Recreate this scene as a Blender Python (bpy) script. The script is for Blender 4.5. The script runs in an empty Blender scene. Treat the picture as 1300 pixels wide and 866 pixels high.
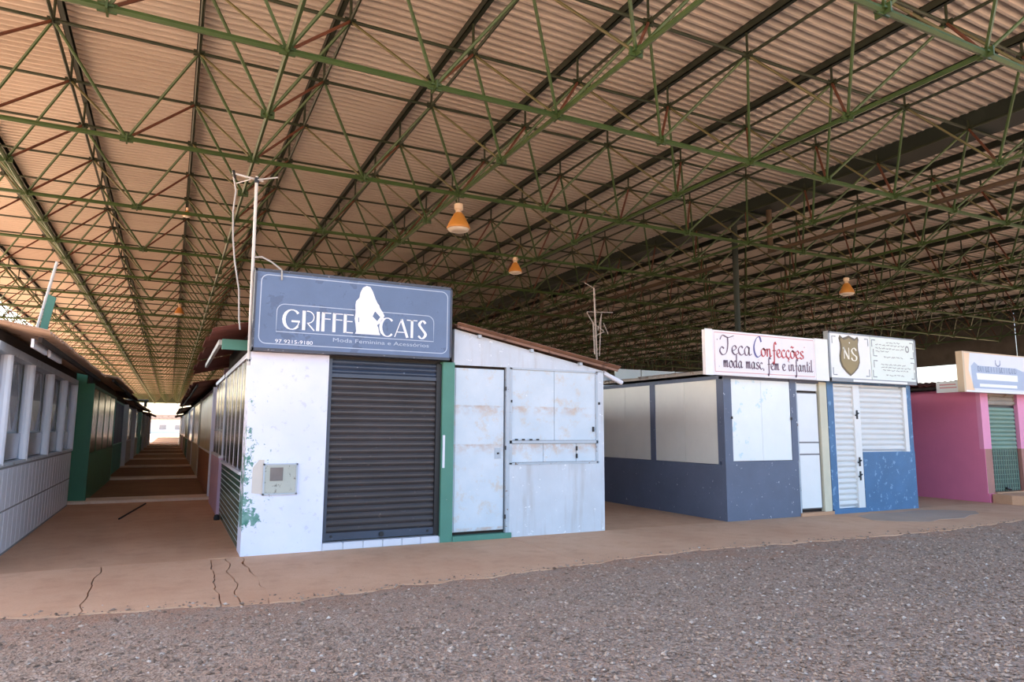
import bpy, math, random
import numpy as np
from mathutils import Vector, Matrix, Euler

random.seed(7)
rng = np.random.default_rng(7)
R = math.radians
SC = bpy.context.scene
COL = SC.collection

# ------------------------------------------------------------------ camera
CAM_H = 1.6
PITCH, YAW, ROLL, FPX = R(7.43), R(26.4), R(0.31), 866.7
_fw = Vector((math.sin(YAW)*math.cos(PITCH), math.cos(YAW)*math.cos(PITCH), math.sin(PITCH)))
_r0 = Vector((math.cos(YAW), -math.sin(YAW), 0)); _u0 = _r0.cross(_fw)
_rt = _r0*math.cos(ROLL) + _u0*math.sin(ROLL); _up = _rt.cross(_fw)
CAMP = Vector((0, 0, CAM_H))
cd = bpy.data.cameras.new('camera'); cd.lens = 24; cd.sensor_width = 36; cd.sensor_fit = 'HORIZONTAL'
cd.clip_start = 0.05; cd.clip_end = 2000
cam = bpy.data.objects.new('camera', cd); COL.objects.link(cam)
m3 = Matrix((_rt, _up, -_fw)).transposed()
cam.matrix_world = Matrix.Translation(CAMP) @ m3.to_4x4()
SC.camera = cam

# ------------------------------------------------------------------ sky, sun, exposure
SUN_EL, SUN_AZ = R(40), R(-42)       # azimuth from +Y towards +X (negative: from the left)
world = bpy.data.worlds.new('world'); SC.world = world; world.use_nodes = True
wn = world.node_tree; wn.nodes.clear()
sky = wn.nodes.new('ShaderNodeTexSky'); sky.sky_type = 'NISHITA'; sky.sun_disc = False
sky.sun_elevation = SUN_EL; sky.sun_rotation = SUN_AZ; sky.air_density = 1.0; sky.dust_density = 3.0; sky.ozone_density = 1.0
bg = wn.nodes.new('ShaderNodeBackground'); bg.inputs['Strength'].default_value = 0.38
wo = wn.nodes.new('ShaderNodeOutputWorld')
wn.links.new(sky.outputs[0], bg.inputs[0]); wn.links.new(bg.outputs[0], wo.inputs[0])
sl = bpy.data.lights.new('sun', 'SUN'); sl.energy = 19.0; sl.angle = R(0.6); sl.color = (1, .95, .88)
so = bpy.data.objects.new('sun', sl); COL.objects.link(so)
sd = Vector((math.sin(SUN_AZ)*math.cos(SUN_EL), math.cos(SUN_AZ)*math.cos(SUN_EL), math.sin(SUN_EL)))
so.rotation_euler = sd.to_track_quat('Z', 'Y').to_euler(); so.location = (-30, 30, 60)
vs = SC.view_settings
vs.view_transform = 'Standard'; vs.look = 'None'; vs.gamma = 1.0; vs.use_curve_mapping = False
vs.exposure = 1.1
SC.cycles.max_bounces = 10; SC.cycles.diffuse_bounces = 6; SC.cycles.glossy_bounces = 4
SC.cycles.sample_clamp_indirect = 8.0

# ------------------------------------------------------------------ pixel helpers (1300x866 photograph)
def ray(px, py): return _fw + _rt*((px-650)/FPX) + _up*((433-py)/FPX)
def onz(px, py, z=0.0):
    d = ray(px, py); return CAMP + d*((z-CAM_H)/d.z)
def ony(px, py, y):
    d = ray(px, py); return CAMP + d*(y/d.y)
def onx(px, py, x):
    d = ray(px, py); return CAMP + d*(x/d.x)
def proj(p):
    d = Vector(p)-CAMP; z = d.dot(_fw)
    if z < .1: return None
    return (650+FPX*d.dot(_rt)/z, 433-FPX*d.dot(_up)/z, z)

# ------------------------------------------------------------------ materials
MATS = {}
def srgb(r, g, b):
    f = lambda c: (c/255/12.92) if c/255 <= .04045 else ((c/255+.055)/1.055)**2.4
    return (f(r), f(g), f(b), 1)
class NT:
    def __init__(s, name):
        s.m = bpy.data.materials.new(name); s.m.use_nodes = True; s.t = s.m.node_tree
        s.b = s.t.nodes['Principled BSDF']; s.pos = s.t.nodes.new('ShaderNodeNewGeometry').outputs['Position']
    def n(s, typ, **kw):
        nd = s.t.nodes.new(typ)
        for k, v in kw.items(): setattr(nd, k, v)
        return nd
    def l(s, a, b): s.t.links.new(a, b)
    def noise(s, scale, detail=4, rough=.6, stretch=None, dist=0):
        nd = s.n('ShaderNodeTexNoise'); nd.inputs['Scale'].default_value = scale
        nd.inputs['Detail'].default_value = detail; nd.inputs['Roughness'].default_value = rough
        nd.inputs['Distortion'].default_value = dist
        if stretch:
            mp = s.n('ShaderNodeMapping'); mp.inputs['Scale'].default_value = stretch
            s.l(s.pos, mp.inputs[0]); s.l(mp.outputs[0], nd.inputs['Vector'])
        else: s.l(s.pos, nd.inputs['Vector'])
        return nd.outputs['Fac']
    def ramp(s, fac, a, b, lo=0., hi=1.):
        mr = s.n('ShaderNodeMapRange'); mr.inputs['From Min'].default_value = a; mr.inputs['From Max'].default_value = b
        mr.inputs['To Min'].default_value = lo; mr.inputs['To Max'].default_value = hi
        s.l(fac, mr.inputs['Value']); return mr.outputs['Result']
    def mix(s, fac, a, b, mode='MIX'):
        mx = s.n('ShaderNodeMix', data_type='RGBA', blend_type=mode)
        if isinstance(fac, (int, float)): mx.inputs[0].default_value = fac
        else: s.l(fac, mx.inputs[0])
        for i, v in ((6, a), (7, b)):
            if isinstance(v, tuple): mx.inputs[i].default_value = v
            else: s.l(v, mx.inputs[i])
        return mx.outputs[2]
    def math(s, op, a, b):
        nd = s.n('ShaderNodeMath', operation=op)
        for i, v in enumerate((a, b)):
            if isinstance(v, (int, float)): nd.inputs[i].default_value = v
            else: s.l(v, nd.inputs[i])
        return nd.outputs[0]
    def xyz(s):
        sp = s.n('ShaderNodeSeparateXYZ'); s.l(s.pos, sp.inputs[0]); return sp.outputs
    def bump(s, h, strength=.3, dist=.01):
        bp = s.n('ShaderNodeBump'); bp.inputs['Strength'].default_value = strength; bp.inputs['Distance'].default_value = dist
        s.l(h, bp.inputs['Height']); s.l(bp.outputs[0], s.b.inputs['Normal'])
    def done(s, col, rough=.7, metal=0., spec=None):
        if isinstance(col, tuple): s.b.inputs['Base Color'].default_value = col
        else: s.l(col, s.b.inputs['Base Color'])
        if isinstance(rough, (int, float)): s.b.inputs['Roughness'].default_value = rough
        else: s.l(rough, s.b.inputs['Roughness'])
        s.b.inputs['Metallic'].default_value = metal
        if spec is not None: s.b.inputs['Specular IOR Level'].default_value = spec
        return s.m
def dk(c, k): return (c[0]*k, c[1]*k, c[2]*k, 1)
def paint(name, col, chip=None, chip_lo=.66, chip_scale=6, rough=.65, var=.18, streak=.0, metal=0.):
    """painted surface: mottled colour, vertical dirt streaks, chipped spots"""
    if name in MATS: return MATS[name]
    t = NT(name)
    c = t.mix(t.ramp(t.noise(1.7, 5), .35, .7), dk(col, 1-var), col)
    c = t.mix(t.ramp(t.noise(14, 4), .45, .75, 0, .5), c, dk(col, 1-var*.8))
    if streak:
        c = t.mix(t.ramp(t.noise(3, 4, stretch=(2.5, 2.5, .25)), .5, .75, 0, streak), c, srgb(150, 125, 100))
    if chip:
        f = t.ramp(t.noise(chip_scale, 6, .7), chip_lo, chip_lo+.02)
        c = t.mix(f, c, chip)
    t.bump(t.noise(40, 3), .15, .004)
    MATS[name] = t.done(c, rough, metal); return MATS[name]
def flat(name, col, rough=.6, metal=0., var=.1):
    return paint(name, col, rough=rough, metal=metal, var=var)

# --- setting materials
def m_gravel():
    t = NT('gravel'); 
    vo = t.n('ShaderNodeTexVoronoi'); vo.inputs['Scale'].default_value = 55; t.l(t.pos, vo.inputs['Vector'])
    v2 = t.n('ShaderNodeTexVoronoi'); v2.inputs['Scale'].default_value = 23; t.l(t.pos, v2.inputs['Vector'])
    bw = t.n('ShaderNodeRGBToBW'); t.l(vo.outputs['Color'], bw.inputs[0])
    bw2 = t.n('ShaderNodeRGBToBW'); t.l(v2.outputs['Color'], bw2.inputs[0])
    c = t.mix(t.ramp(bw.outputs[0], .15, .85), srgb(136, 114, 98), srgb(180, 158, 140))
    c = t.mix(t.ramp(bw2.outputs[0], .7, .95, 0, .6), c, srgb(196, 182, 170))
    big = t.ramp(t.noise(.55, 5, .65), .42, .68)
    c = t.mix(t.math('MULTIPLY', big, .65), c, srgb(172, 142, 122))
    # brown dust beside the concrete edge
    y = t.xyz()[1]
    near = t.math('MULTIPLY', t.ramp(y, 6.0, 7.0), t.ramp(t.noise(1.3, 6, .7), .4, .6))
    c = t.mix(t.math('MULTIPLY', near, .75), c, srgb(172, 130, 104))
    h = t.math('ADD', vo.outputs['Distance'], t.math('MULTIPLY', v2.outputs['Distance'], 1.2))
    t.bump(h, .8, .012)
    return t.done(c, .92, spec=.2)
def m_concrete(name, a, b, c3, rough=.85):
    t = NT(name)
    c = t.mix(t.ramp(t.noise(.8, 6, .65), .35, .68), a, b)
    c = t.mix(t.ramp(t.noise(3.1, 6, .7), .5, .75, 0, .7), c, c3)
    c = t.mix(t.ramp(t.noise(45, 3), .5, .8, 0, .35), c, dk(a, .6))
    t.bump(t.noise(25, 5, .7), .25, .008)
    return t.done(c, rough, spec=.25)
def m_sheet():
    t = NT('fibre_cement')
    c = t.mix(t.ramp(t.noise(.35, 6, .65), .35, .7), srgb(188, 176, 162), srgb(198, 186, 172))
    c = t.mix(t.ramp(t.noise(1.2, 6, .7, stretch=(.25, 2.5, 1)), .55, .8, 0, .5), c, srgb(148, 124, 104))
    c = t.mix(t.ramp(t.noise(.12, 3, .6), .55, .75, 0, .35), c, srgb(170, 148, 128))
    t.bump(t.noise(30, 4), .2, .005)
    return t.done(c, .85, spec=.2)
M_GRAVEL = m_gravel()
M_EARTH = m_concrete('red_earth', srgb(182, 148, 122), srgb(192, 158, 130), srgb(166, 130, 104), .95)
M_CONC = m_concrete('dusty_concrete', srgb(212, 172, 140), srgb(200, 156, 124), srgb(184, 142, 112))
M_CONC2 = m_concrete('aisle_concrete', srgb(204, 162, 130), srgb(190, 146, 114), srgb(176, 134, 106))
M_BAND = m_concrete('pale_concrete', srgb(226, 206, 188), srgb(212, 188, 168), srgb(192, 160, 136))
M_AISLE_SHADE = m_concrete('shaded_aisle_floor', srgb(140, 104, 78), srgb(126, 90, 66), srgb(112, 80, 58))  # aisle concrete with the dimness of the deep aisle put into its colour
M_GREYC = m_concrete('grey_screed', srgb(178, 158, 142), srgb(166, 146, 130), srgb(190, 152, 124))
M_DARK = flat('dark_gap', srgb(48, 38, 32), .95)
M_SHEET = m_sheet()
M_STEEL = paint('green_steel', srgb(58, 80, 36), srgb(88, 66, 42), .68, 9, .5, .3)
M_STEELD = paint('dark_green_steel', srgb(42, 50, 28), srgb(70, 52, 36), .68, 9, .55, .3)
M_OLIVE = paint('olive_steel', srgb(88, 82, 42), srgb(104, 72, 44), .62, 9, .55, .3)
M_RED = paint('red_oxide_steel', srgb(112, 64, 42), srgb(96, 70, 50), .6, 9, .6, .3)
M_PURLIN = paint('purlin_steel', srgb(34, 42, 28), srgb(54, 42, 32), .68, 7, .6, .3)
M_GUTTER = paint('gutter_steel', srgb(24, 38, 28), srgb(40, 36, 28), .68, 5, .6, .3)

# ------------------------------------------------------------------ mesh building
WORLD = {}
class MB:
    def __init__(s): s.v = []; s.f = []; s.smooth = False
    def add(s, vs, fs):
        o = len(s.v); s.v += [tuple(v) for v in vs]; s.f += [tuple(i+o for i in f) for f in fs]; return s
    def box(s, x0, x1, y0, y1, z0, z1):
        if x0 > x1: x0, x1 = x1, x0
        if y0 > y1: y0, y1 = y1, y0
        if z0 > z1: z0, z1 = z1, z0
        return s.add([(x0,y0,z0),(x1,y0,z0),(x1,y1,z0),(x0,y1,z0),(x0,y0,z1),(x1,y0,z1),(x1,y1,z1),(x0,y1,z1)],
                     [(0,3,2,1),(4,5,6,7),(0,1,5,4),(1,2,6,5),(2,3,7,6),(3,0,4,7)])
    def prism(s, pts, axis, a, b):
        """pts: 2D polygon (CCW or not) extruded along axis from a to b"""
        n = len(pts)
        def mk(p, t):
            return {'y': (p[0], t, p[1]), 'x': (t, p[0], p[1]), 'z': (p[0], p[1], t)}[axis]
        vs = [mk(p, a) for p in pts] + [mk(p, b) for p in pts]
        return s.add(vs, [tuple(range(n)), tuple(range(2*n-1, n-1, -1))] + [(i, i+n, (i+1) % n+n, (i+1) % n) for i in range(n)])
    def tube(s, p, q, r, n=8, r2=None, cap=True):
        p, q = Vector(p), Vector(q); d = (q-p).normalized()
        a = d.orthogonal().normalized(); b = d.cross(a)
        r2 = r if r2 is None else r2
        vs = [p+(a*math.cos(2*math.pi*i/n)+b*math.sin(2*math.pi*i/n))*r for i in range(n)]
        vs += [q+(a*math.cos(2*math.pi*i/n)+b*math.sin(2*math.pi*i/n))*r2 for i in range(n)]
        fs = [(i, (i+1) % n, (i+1) % n+n, i+n) for i in range(n)]
        if cap: fs += [tuple(range(n-1, -1, -1)), tuple(range(n, 2*n))]
        return s.add(vs, fs)
    def path(s, pts, r, n=6):
        for a, b in zip(pts, pts[1:]): s.tube(a, b, r, n)
        return s
    def lathe(s, c, prof, n=20):
        o = []
        for (r, z) in prof:
            o += [(c[0]+r*math.cos(2*math.pi*i/n), c[1]+r*math.sin(2*math.pi*i/n), c[2]+z) for i in range(n)]
        fs = []
        for k in range(len(prof)-1):
            for i in range(n): fs.append((k*n+i, k*n+(i+1) % n, (k+1)*n+(i+1) % n, (k+1)*n+i))
        return s.add(o, fs)
    def mesh(s, name, mat, center=None):
        v = np.array(s.v, float)
        c = (v.min(0)+v.max(0))/2 if center is None else np.array(center, float)
        me = bpy.data.meshes.new(name); me.from_pydata((v-c).tolist(), [], s.f)
        me.materials.append(mat)
        import bmesh
        bm = bmesh.new(); bm.from_mesh(me); bmesh.ops.recalc_face_normals(bm, faces=bm.faces); bm.to_mesh(me); bm.free()
        if s.smooth: me.shade_smooth()
        me.update(); return me, Vector(c)
def tag(o, label=None, cat=None, group=None, kind=None):
    if label: o['label'] = label
    if cat: o['category'] = cat
    if group: o['group'] = group
    if kind: o['kind'] = kind
    return o
def link(name, data, parent, wloc, rot=None, mat=None):
    o = bpy.data.objects.new(name, data); COL.objects.link(o)
    wloc = Vector(wloc); WORLD[o.name] = wloc
    if parent: o.parent = parent; o.location = wloc - WORLD[parent.name]
    else: o.location = wloc
    if rot is not None:
        o.rotation_mode = 'QUATERNION' if not isinstance(rot, (tuple, Euler)) else 'XYZ'
        if o.rotation_mode == 'QUATERNION': o.rotation_quaternion = rot
        else: o.rotation_euler = rot
    return o
def empty(name, loc, label=None, cat=None, group=None, kind=None):
    return tag(link(name, None, None, loc), label, cat, group, kind)
def part(name, mb, mat, parent=None, label=None):
    me, c = mb.mesh(name, mat)
    o = link(name, me, parent, c)
    if label: o['label'] = label
    return o
def bx(name, b, mat, parent=None, label=None): return part(name, MB().box(*b), mat, parent, label)

# ------------------------------------------------------------------ ground
ER = [(-14,7.35),(-1.18,7.31),(-.6,7.18),(0,7.13),(.58,6.98),(.92,6.91),(1.58,6.94),(2.34,7.08),(3.04,7.05),(4.09,7.17),(5.34,7.35),(6.71,7.42),(8.08,7.30),(9.67,7.22),(11.58,7.18),(14.29,7.39),(20,7.4),(46,7.5)]
def edge_y(x):
    for (a, b), (c, d) in zip(ER, ER[1:]):
        if a <= x <= c: return b+(d-b)*(x-a)/(c-a)
    return 7.4
g = part('earth_ground', MB().add([(-260,-160,-.06),(300,-160,-.06),(300,420,-.06),(-260,420,-.06)], [(0,1,2,3)]), M_EARTH); tag(g, kind='structure')
mb = MB(); xs = np.arange(-14, 46.01, .12)
top = [(x, edge_y(x)+.10, -.012) for x in xs]; mid = [(x, 3., -.02) for x in xs]; bot = [(x, -22., -.03) for x in xs]; n = len(xs)
mb.add(top+mid+bot, [(i, i+n, i+n+1, i+1) for i in range(n-1)]+[(i+n, i+2*n, i+2*n+1, i+n+1) for i in range(n-1)])
tag(part('gravel_ground', mb, M_GRAVEL), kind='structure')

# loose gravel stones lying on the ground
def stones(name, N, gen, smin, smax, mat):
    V = np.zeros((N, 6, 3)); P = gen(N)
    s = smin+(smax-smin)*rng.random(N)**3
    base = np.array([(1,0,0),(0,1,0),(-1,0,0),(0,-1,0),(0,0,1),(0,0,-1)], float)
    ang = rng.random(N)*6.28
    V[:] = base[None]*(1+.5*(rng.random((N, 6, 1))-.5))*s[:, None, None]
    V[:, :, 0] *= (.7+.8*rng.random(N))[:, None]; V[:, :, 2] *= .6
    V += (rng.random((N, 6, 3))-.5)*s[:, None, None]*.5
    ca, sa = np.cos(ang)[:, None], np.sin(ang)[:, None]
    x, y = V[:, :, 0]*ca-V[:, :, 1]*sa, V[:, :, 0]*sa+V[:, :, 1]*ca
    V[:, :, 0], V[:, :, 1] = x, y
    V += P[:, None, :]; V[:, :, 2] += s[:, None]*.25
    F = np.array([(0,1,4),(1,2,4),(2,3,4),(3,0,4),(1,0,5),(2,1,5),(3,2,5),(0,3,5)])
    faces = (F[None]+(np.arange(N)*6)[:, None, None]).reshape(-1, 3)
    me = bpy.data.meshes.new(name); me.from_pydata(V.reshape(-1, 3).tolist(), [], faces.tolist()); me.materials.append(mat)
    return link(name, me, None, (0, 0, 0))
def m_stone():
    t = NT('stone'); rd = t.n('ShaderNodeNewGeometry').outputs['Random Per Island']
    c = t.mix(t.ramp(rd, 0, .8), srgb(112, 92, 78), srgb(174, 152, 134))
    c = t.mix(t.ramp(rd, .95, 1), c, srgb(206, 194, 182))
    return t.done(c, .9, spec=.2)
M_STONE = m_stone()
def gen_stone(N):
    out = []
    while len(out) < N:
        x = rng.uniform(-2.5, 17); d = 2.2+5.5*rng.random()**1.35
        if d > edge_y(x)+.05-.12*rng.random()**2 and not (d < edge_y(x)+.35*rng.random()**3): continue
        pr = proj((x, d, 0))
        if pr is None or not (-60 < pr[0] < 1360 and pr[1] < 920): continue
        if rng.random() < .5*max(0, (d-5.8)/1.4): continue
        out.append((x, d, -.016 if d < edge_y(x)-.03 else 0.))
    return np.array(out)
tag(stones('gravel_stones', 42000, gen_stone, .005, .022, M_STONE), 'loose grey gravel stones strewn over the gravel ground', 'gravel', kind='stuff')

# concrete apron in front of the kiosks, slab by slab with open joints
apron = empty('concrete_apron', (0, 8, 0), kind='structure')
def jag(seed, y0, y1, amp, step=.12):
    r = random.Random(seed); ys = np.arange(y0, y1, step).tolist()+[y1]
    off = 0; o = []
    for y in ys:
        off = .75*off+r.uniform(-amp, amp); o.append((off, y))
    return o
def slab(x0, x1, y1, s0, s1, mat, a0=.02, a1=.02, z=0., gap=.006, name='slab'):
    L = [(x0+o+gap, y) for o, y in jag(s0, edge_y(x0), y1, a0)]
    Rr = [(x1+o-gap, y) for o, y in jag(s1, edge_y(x1), y1, a1)]
    fr = [(x, edge_y(x)+random.uniform(-.035, .035)+.03*math.sin(x*9)) for x in np.arange(x0+.1, x1-.05, .09)]
    pts = L[::-1]+fr+Rr
    o = part(name, MB().prism(pts, 'z', -.05, z), mat, apron); return o
slab(-12, -.62, 9.46, 1, 2, M_CONC)
slab(-.62, .53, 9.46, 2, 3, M_CONC)
slab(.53, .72, 9.46, 3, 4, M_CONC, .02, .025, -.008, name='drain_strip')
slab(.72, .92, 9.46, 4, 5, M_CONC, .025, .03, -.004)
slab(.92, 4.65, 9.46, 5, 6, M_CONC)
slab(4.65, 8.95, 9.46, 6, 7, M_CONC)
slab(8.95, 11.75, 9.46, 7, 8, M_CONC)
slab(11.75, 14.6, 9.46, 8, 9, M_CONC)
slab(14.6, 18.6, 9.46, 9, 10, M_CONC)
slab(18.6, 46, 9.46, 10, 11, M_CONC)
# grey screed patch in front of the blue kiosk
bxm = MB().prism([(11.9+.9*0,9.05),(12.5,9.2),(13.2,9.1),(13.9,9.2),(14.5,9.0),(14.9,8.6),(14.5,8.3),(14.1,8.25),(13.5,8.0),(12.9,8.08),(12.4,7.95),(11.9,8.2),(11.6,8.5)], 'z', -.002, .004)
part('screed_patch', bxm, M_GREYC, apron)
# aisles running back between the kiosk rows
BANDS = [17.2, 24.7, 32.2, 39.8, 47.4, 55, 62.6, 70.2, 77.8, 85.4]
for (ax0, ax1) in ((-1.95, 1.0), (6.3, 9.1), (14.4, 17.1), (22.4, 25)):
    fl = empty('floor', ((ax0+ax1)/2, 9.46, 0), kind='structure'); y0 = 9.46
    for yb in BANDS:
        bx('slab', (ax0, ax1, y0+.006, yb, -.05, 0), M_CONC2 if yb < 18 else M_AISLE_SHADE, fl)  # slabs past the first band are coloured darker to stand for shade
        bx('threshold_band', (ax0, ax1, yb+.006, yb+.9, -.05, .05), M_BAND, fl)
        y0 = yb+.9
# debris on the aisle floor: crack and a small stick lying there
bxm = MB().tube((-.70,14.1,.012), (-.36,16.7,.012), .016, 6)
tag(part('stick', bxm, M_DARK), 'thin dark stick lying on the aisle floor before the pale band', 'stick')

# ------------------------------------------------------------------ roof: space frame, purlins, corrugated sheets
M_ = 1.975; TX0, TY0 = .05, 11.5; ZT, ZB = 7.6, 6.35
I0, I1, K0, K1 = -4, 20, -4, 70
def tx(i): return TX0+M_*i
def ty(k): return TY0+M_*k
XG = 14.25
def zpur(x):       # underside of the purlins
    if x < 3: return 8.16-.02*(3-x)
    if x < XG: return 8.16-.036*(x-3)
    if x < 25.6: return 7.755+.036*(x-XG)
    return 8.16-.02*(x-25.6)
frame = empty('space_frame', (14, 75, 0), 'green steel space frame of tubes under the corrugated roof', 'roof frame')
def tube_mesh(name, L, r, mat, n=6):
    mb = MB(); mb.tube((0,0,-L/2), (0,0,L/2), r, n, cap=False); return mb.mesh(name, mat, (0,0,0))[0]
def onscreen(p, q):
    """projected length in the photograph, zero when outside the frame"""
    a, b = proj(p), proj(q)
    if not a or not b: return 0
    mx, my = (a[0]+b[0])/2, (a[1]+b[1])/2
    if not (-40 < mx < 1340 and -40 < my < 470): return 0
    return math.hypot(a[0]-b[0], a[1]-b[1])+300/a[2]
Zv = Vector((0,0,1))
def bars(name, segs, r, mat, limit=300, fixed=True):
    segs = sorted(segs, key=lambda s: -onscreen(*s)); rest = MB(); cache = {}
    for j, (p, q) in enumerate(segs):
        p, q = Vector(p), Vector(q); d = q-p
        if j < limit and onscreen(p, q) > 0:
            L = round(d.length, 3)
            if L not in cache: cache[L] = tube_mesh(name, L, r, mat)
            link(name, cache[L], frame, (p+q)/2, Zv.rotation_difference(d))
        else: rest.tube(p, q, r, 4, cap=False)
    if rest.v:
        o = part(name, rest, mat, frame); o['kind'] = 'stuff'
top_c, bot_x, bot_y, dg, dolive, dred, stubs, tn, bn = [], [], [], [], [], [], [], [], []
for i in range(I0, I1+1):
    for k in range(K0, K1+1):
        p = (tx(i), ty(k), ZT); tn.append(p)
        if i < I1: top_c.append((p, (tx(i+1), ty(k), ZT)))
        if k < K1: top_c.append((p, (tx(i), ty(k+1), ZT)))
        stubs.append((p, (tx(i), ty(k), zpur(tx(i))+.01)))
        if i < I1 and k < K1:
            ei, ek = i % 2 == 0, (k % 2 == 0)      # bottom chord lines run on every second cell
            if not (ei or ek): continue
            b = (tx(i)+M_/2, ty(k)+M_/2, ZB); bn.append(b)
            for (di, dk_, lst) in ((0,0,dg),(1,0,dg),(0,1,dolive),(1,1,dred)):
                lst.append((b, (tx(i+di), ty(k+dk_), ZT)))
            if ek and i+1 < I1: bot_x.append((b, (b[0]+M_, b[1], ZB)))
            if ei and k+1 < K1: bot_y.append((b, (b[0], b[1]+M_, ZB)))
bars('top_chord', top_c, .027, M_STEELD)
bars('bottom_chord', bot_x, .043, M_STEEL)
bars('bottom_chord', bot_y, .037, M_STEEL)
bars('diagonal_bar', dg, .025, M_STEEL)
bars('diagonal_bar', dolive, .021, M_OLIVE, 150)
bars('diagonal_bar', dred, .023, M_RED, 150)
bars('roof_post', stubs, .022, M_STEELD)
def node_mesh(name, s, mat):
    mb = MB(); mb.box(-s, s, -s*.12, s*.12, -s*.6, s*.6); mb.box(-s*.12, s*.12, -s, s, -s*.6, s*.6); mb.box(-s*.7, s*.7, -s*.7, s*.7, -s*.12, s*.12)
    return mb
def nodes(name, pts, s, mat, limit=300):
    pts = sorted(pts, key=lambda p: -onscreen(p, (p[0]+.1, p[1], p[2]))); me = node_mesh(name, s, mat).mesh(name, mat, (0,0,0))[0]; rest = MB(); src = node_mesh(name, s, mat)
    for j, p in enumerate(pts):
        if j < limit: link(name, me, frame, p)
        else: rest.add([(v[0]+p[0], v[1]+p[1], v[2]+p[2]) for v in src.v], src.f)
    o = part(name, rest, mat, frame); o['kind'] = 'stuff'
nodes('node_plate', tn, .085, M_STEELD)
nodes('node_plate', bn, .10, M_STEEL)
YF, YB = ty(K0)-.45, ty(K1)+.3
for i in range(I0, I1+1):
    if abs(tx(i)-XG) < .5: continue
    z = zpur(tx(i)); mb = MB()
    mb.box(tx(i)-.04, tx(i)+.04, YF, YB, z+.125, z+.14); mb.box(tx(i)-.04, tx(i)+.04, YF, YB, z, z+.015); mb.box(tx(i)-.04, tx(i)-.028, YF, YB, z, z+.14)
    part('purlin', mb, M_PURLIN, frame)
# valley gutter under the roof
gx0, gx1, gz = XG-.36, XG+.36, 7.62
mb = MB(); mb.box(gx0, gx1, YF, YB, gz, gz+.02); mb.box(gx0, gx0+.02, YF, YB, gz, gz+.32); mb.box(gx1-.02, gx1, YF, YB, gz, gz+.32)
tag(part('roof_gutter', mb, M_GUTTER), 'wide dark green valley gutter running under the roof', 'gutter')

# corrugated sheets
PITCH_W = .18; AMP = .06
def zroof(x): return zpur(x)+.145+AMP
ceil = empty('ceiling', (14, 75, 0), kind='structure')
def strip_lines():
    """sheet spans from purlin to purlin, two bays each"""
    sp = []; x = tx(I0)-.35
    left = [tx(I0)-.35, -4.3, -.7, 3., 6.8, 10.5, XG-.2]
    right = [XG+.2, 18., 21.8, 25.6, 29., 32.5, 36, tx(I1)+.4]
    return list(zip(left, left[1:]))+list(zip(right, right[1:]))
PROF = [1, 1, -1, -1, 1]; YOFF = [0, .04, .065, .11, .14]
def sheet_mb(x0, x1, y0, nw, ov=.12, lift=0):
    mb = MB(); seg = 5; N = nw*seg
    xa, xb = x0-ov, x1+ov
    vs = []
    for xx, dz in ((xa, 0), (xb, lift)):
        zz = zroof(min(max(xx, x0+1e-4), x1-1e-4))
        for j in range(N+1):
            vs.append((xx, y0+PITCH_W*(j//seg)+YOFF[j % seg], zz+dz+AMP*PROF[j % seg]))
    mb.add(vs, [(j, j+1, j+N+2, j+N+1) for j in range(N)]); return mb
cand = []
NW = 6; SW = NW*PITCH_W; ny = int((YB-YF)/SW)+1
for si, (a, b) in enumerate(strip_lines()):
    for j in range(ny):
        y0 = YF+j*SW
        pc = proj(((a+b)/2, y0+SW/2, zroof((a+b)/2)))
        vis = 0
        if pc and -250 < pc[0] < 1550 and -200 < pc[1] < 470: vis = 1/pc[2]
        cand.append((vis, si, a, b, j, y0))
cand.sort(key=lambda c: -c[0]); meshes = {}; chosen = cand[:300]; rest = {}
for vis, si, a, b, j, y0 in chosen:
    if si not in meshes: meshes[si] = sheet_mb(a, b, 0, NW, lift=.012).mesh('roof_sheet', M_SHEET)
    me, c = meshes[si]; link('roof_sheet', me, ceil, c+Vector((0, y0, 0)))
rest = MB(); rest.smooth = False
for vis, si, a, b, j, y0 in cand[300:]:
    s_ = sheet_mb(a, b, y0, NW, lift=.012); rest.add(s_.v, s_.f)
o = part('roof_sheet', rest, M_SHEET, ceil); o['kind'] = 'stuff'
bx('end_fascia', (tx(I0)-.3, tx(I1)+.3, YB+.02, YB+.08, 6.5, 8.4), M_PURLIN, ceil)

# pipes and columns at the gutter
def steel_column(y):
    c = empty('steel_column', (XG, y, 0), 'dark green round steel column standing below the valley gutter', 'column', 'columns under the valley gutter')
    part('shaft', MB().tube((XG, y, 0), (XG, y, gz), .085, 14), M_GUTTER, c)
    bx('base_plate', (XG-.2, XG+.2, y-.2, y+.2, 0, .03), M_GUTTER, c); bx('cap_plate', (XG-.25, XG+.25, y-.2, y+.2, gz-.03, gz), M_GUTTER, c)
for y in (14.3, 37.9, 61.5): steel_column(y)
M_BRPIPE = paint('brown_pipe', srgb(84, 66, 46), rough=.6, var=.2)
dp = empty('drain_pipe', (XG, 13.05, 6.4), 'brown drain pipe dropping from the gutter and running beneath it', 'pipe')
part('drop', MB().tube((XG+.1, 13.1, gz), (XG+.1, 13.1, 6.47), .075, 12), M_BRPIPE, dp)
part('run', MB().tube((XG+.1, 13.16, 6.47), (XG+.1, 3.2, 6.47), .05, 12), M_BRPIPE, dp)
dp = empty('drain_pipe', (XG, 26, 6.2), 'short rusty drain pipe hanging from the gutter, far back', 'pipe')
part('drop', MB().tube((XG+.1, 26, gz), (XG+.1, 26, 6.48), .09, 12), M_BRPIPE, dp)
part('run', MB().tube((XG+.1, 26.08, 6.48), (XG+.1, 15, 6.48), .06, 12), M_BRPIPE, dp)

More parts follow.
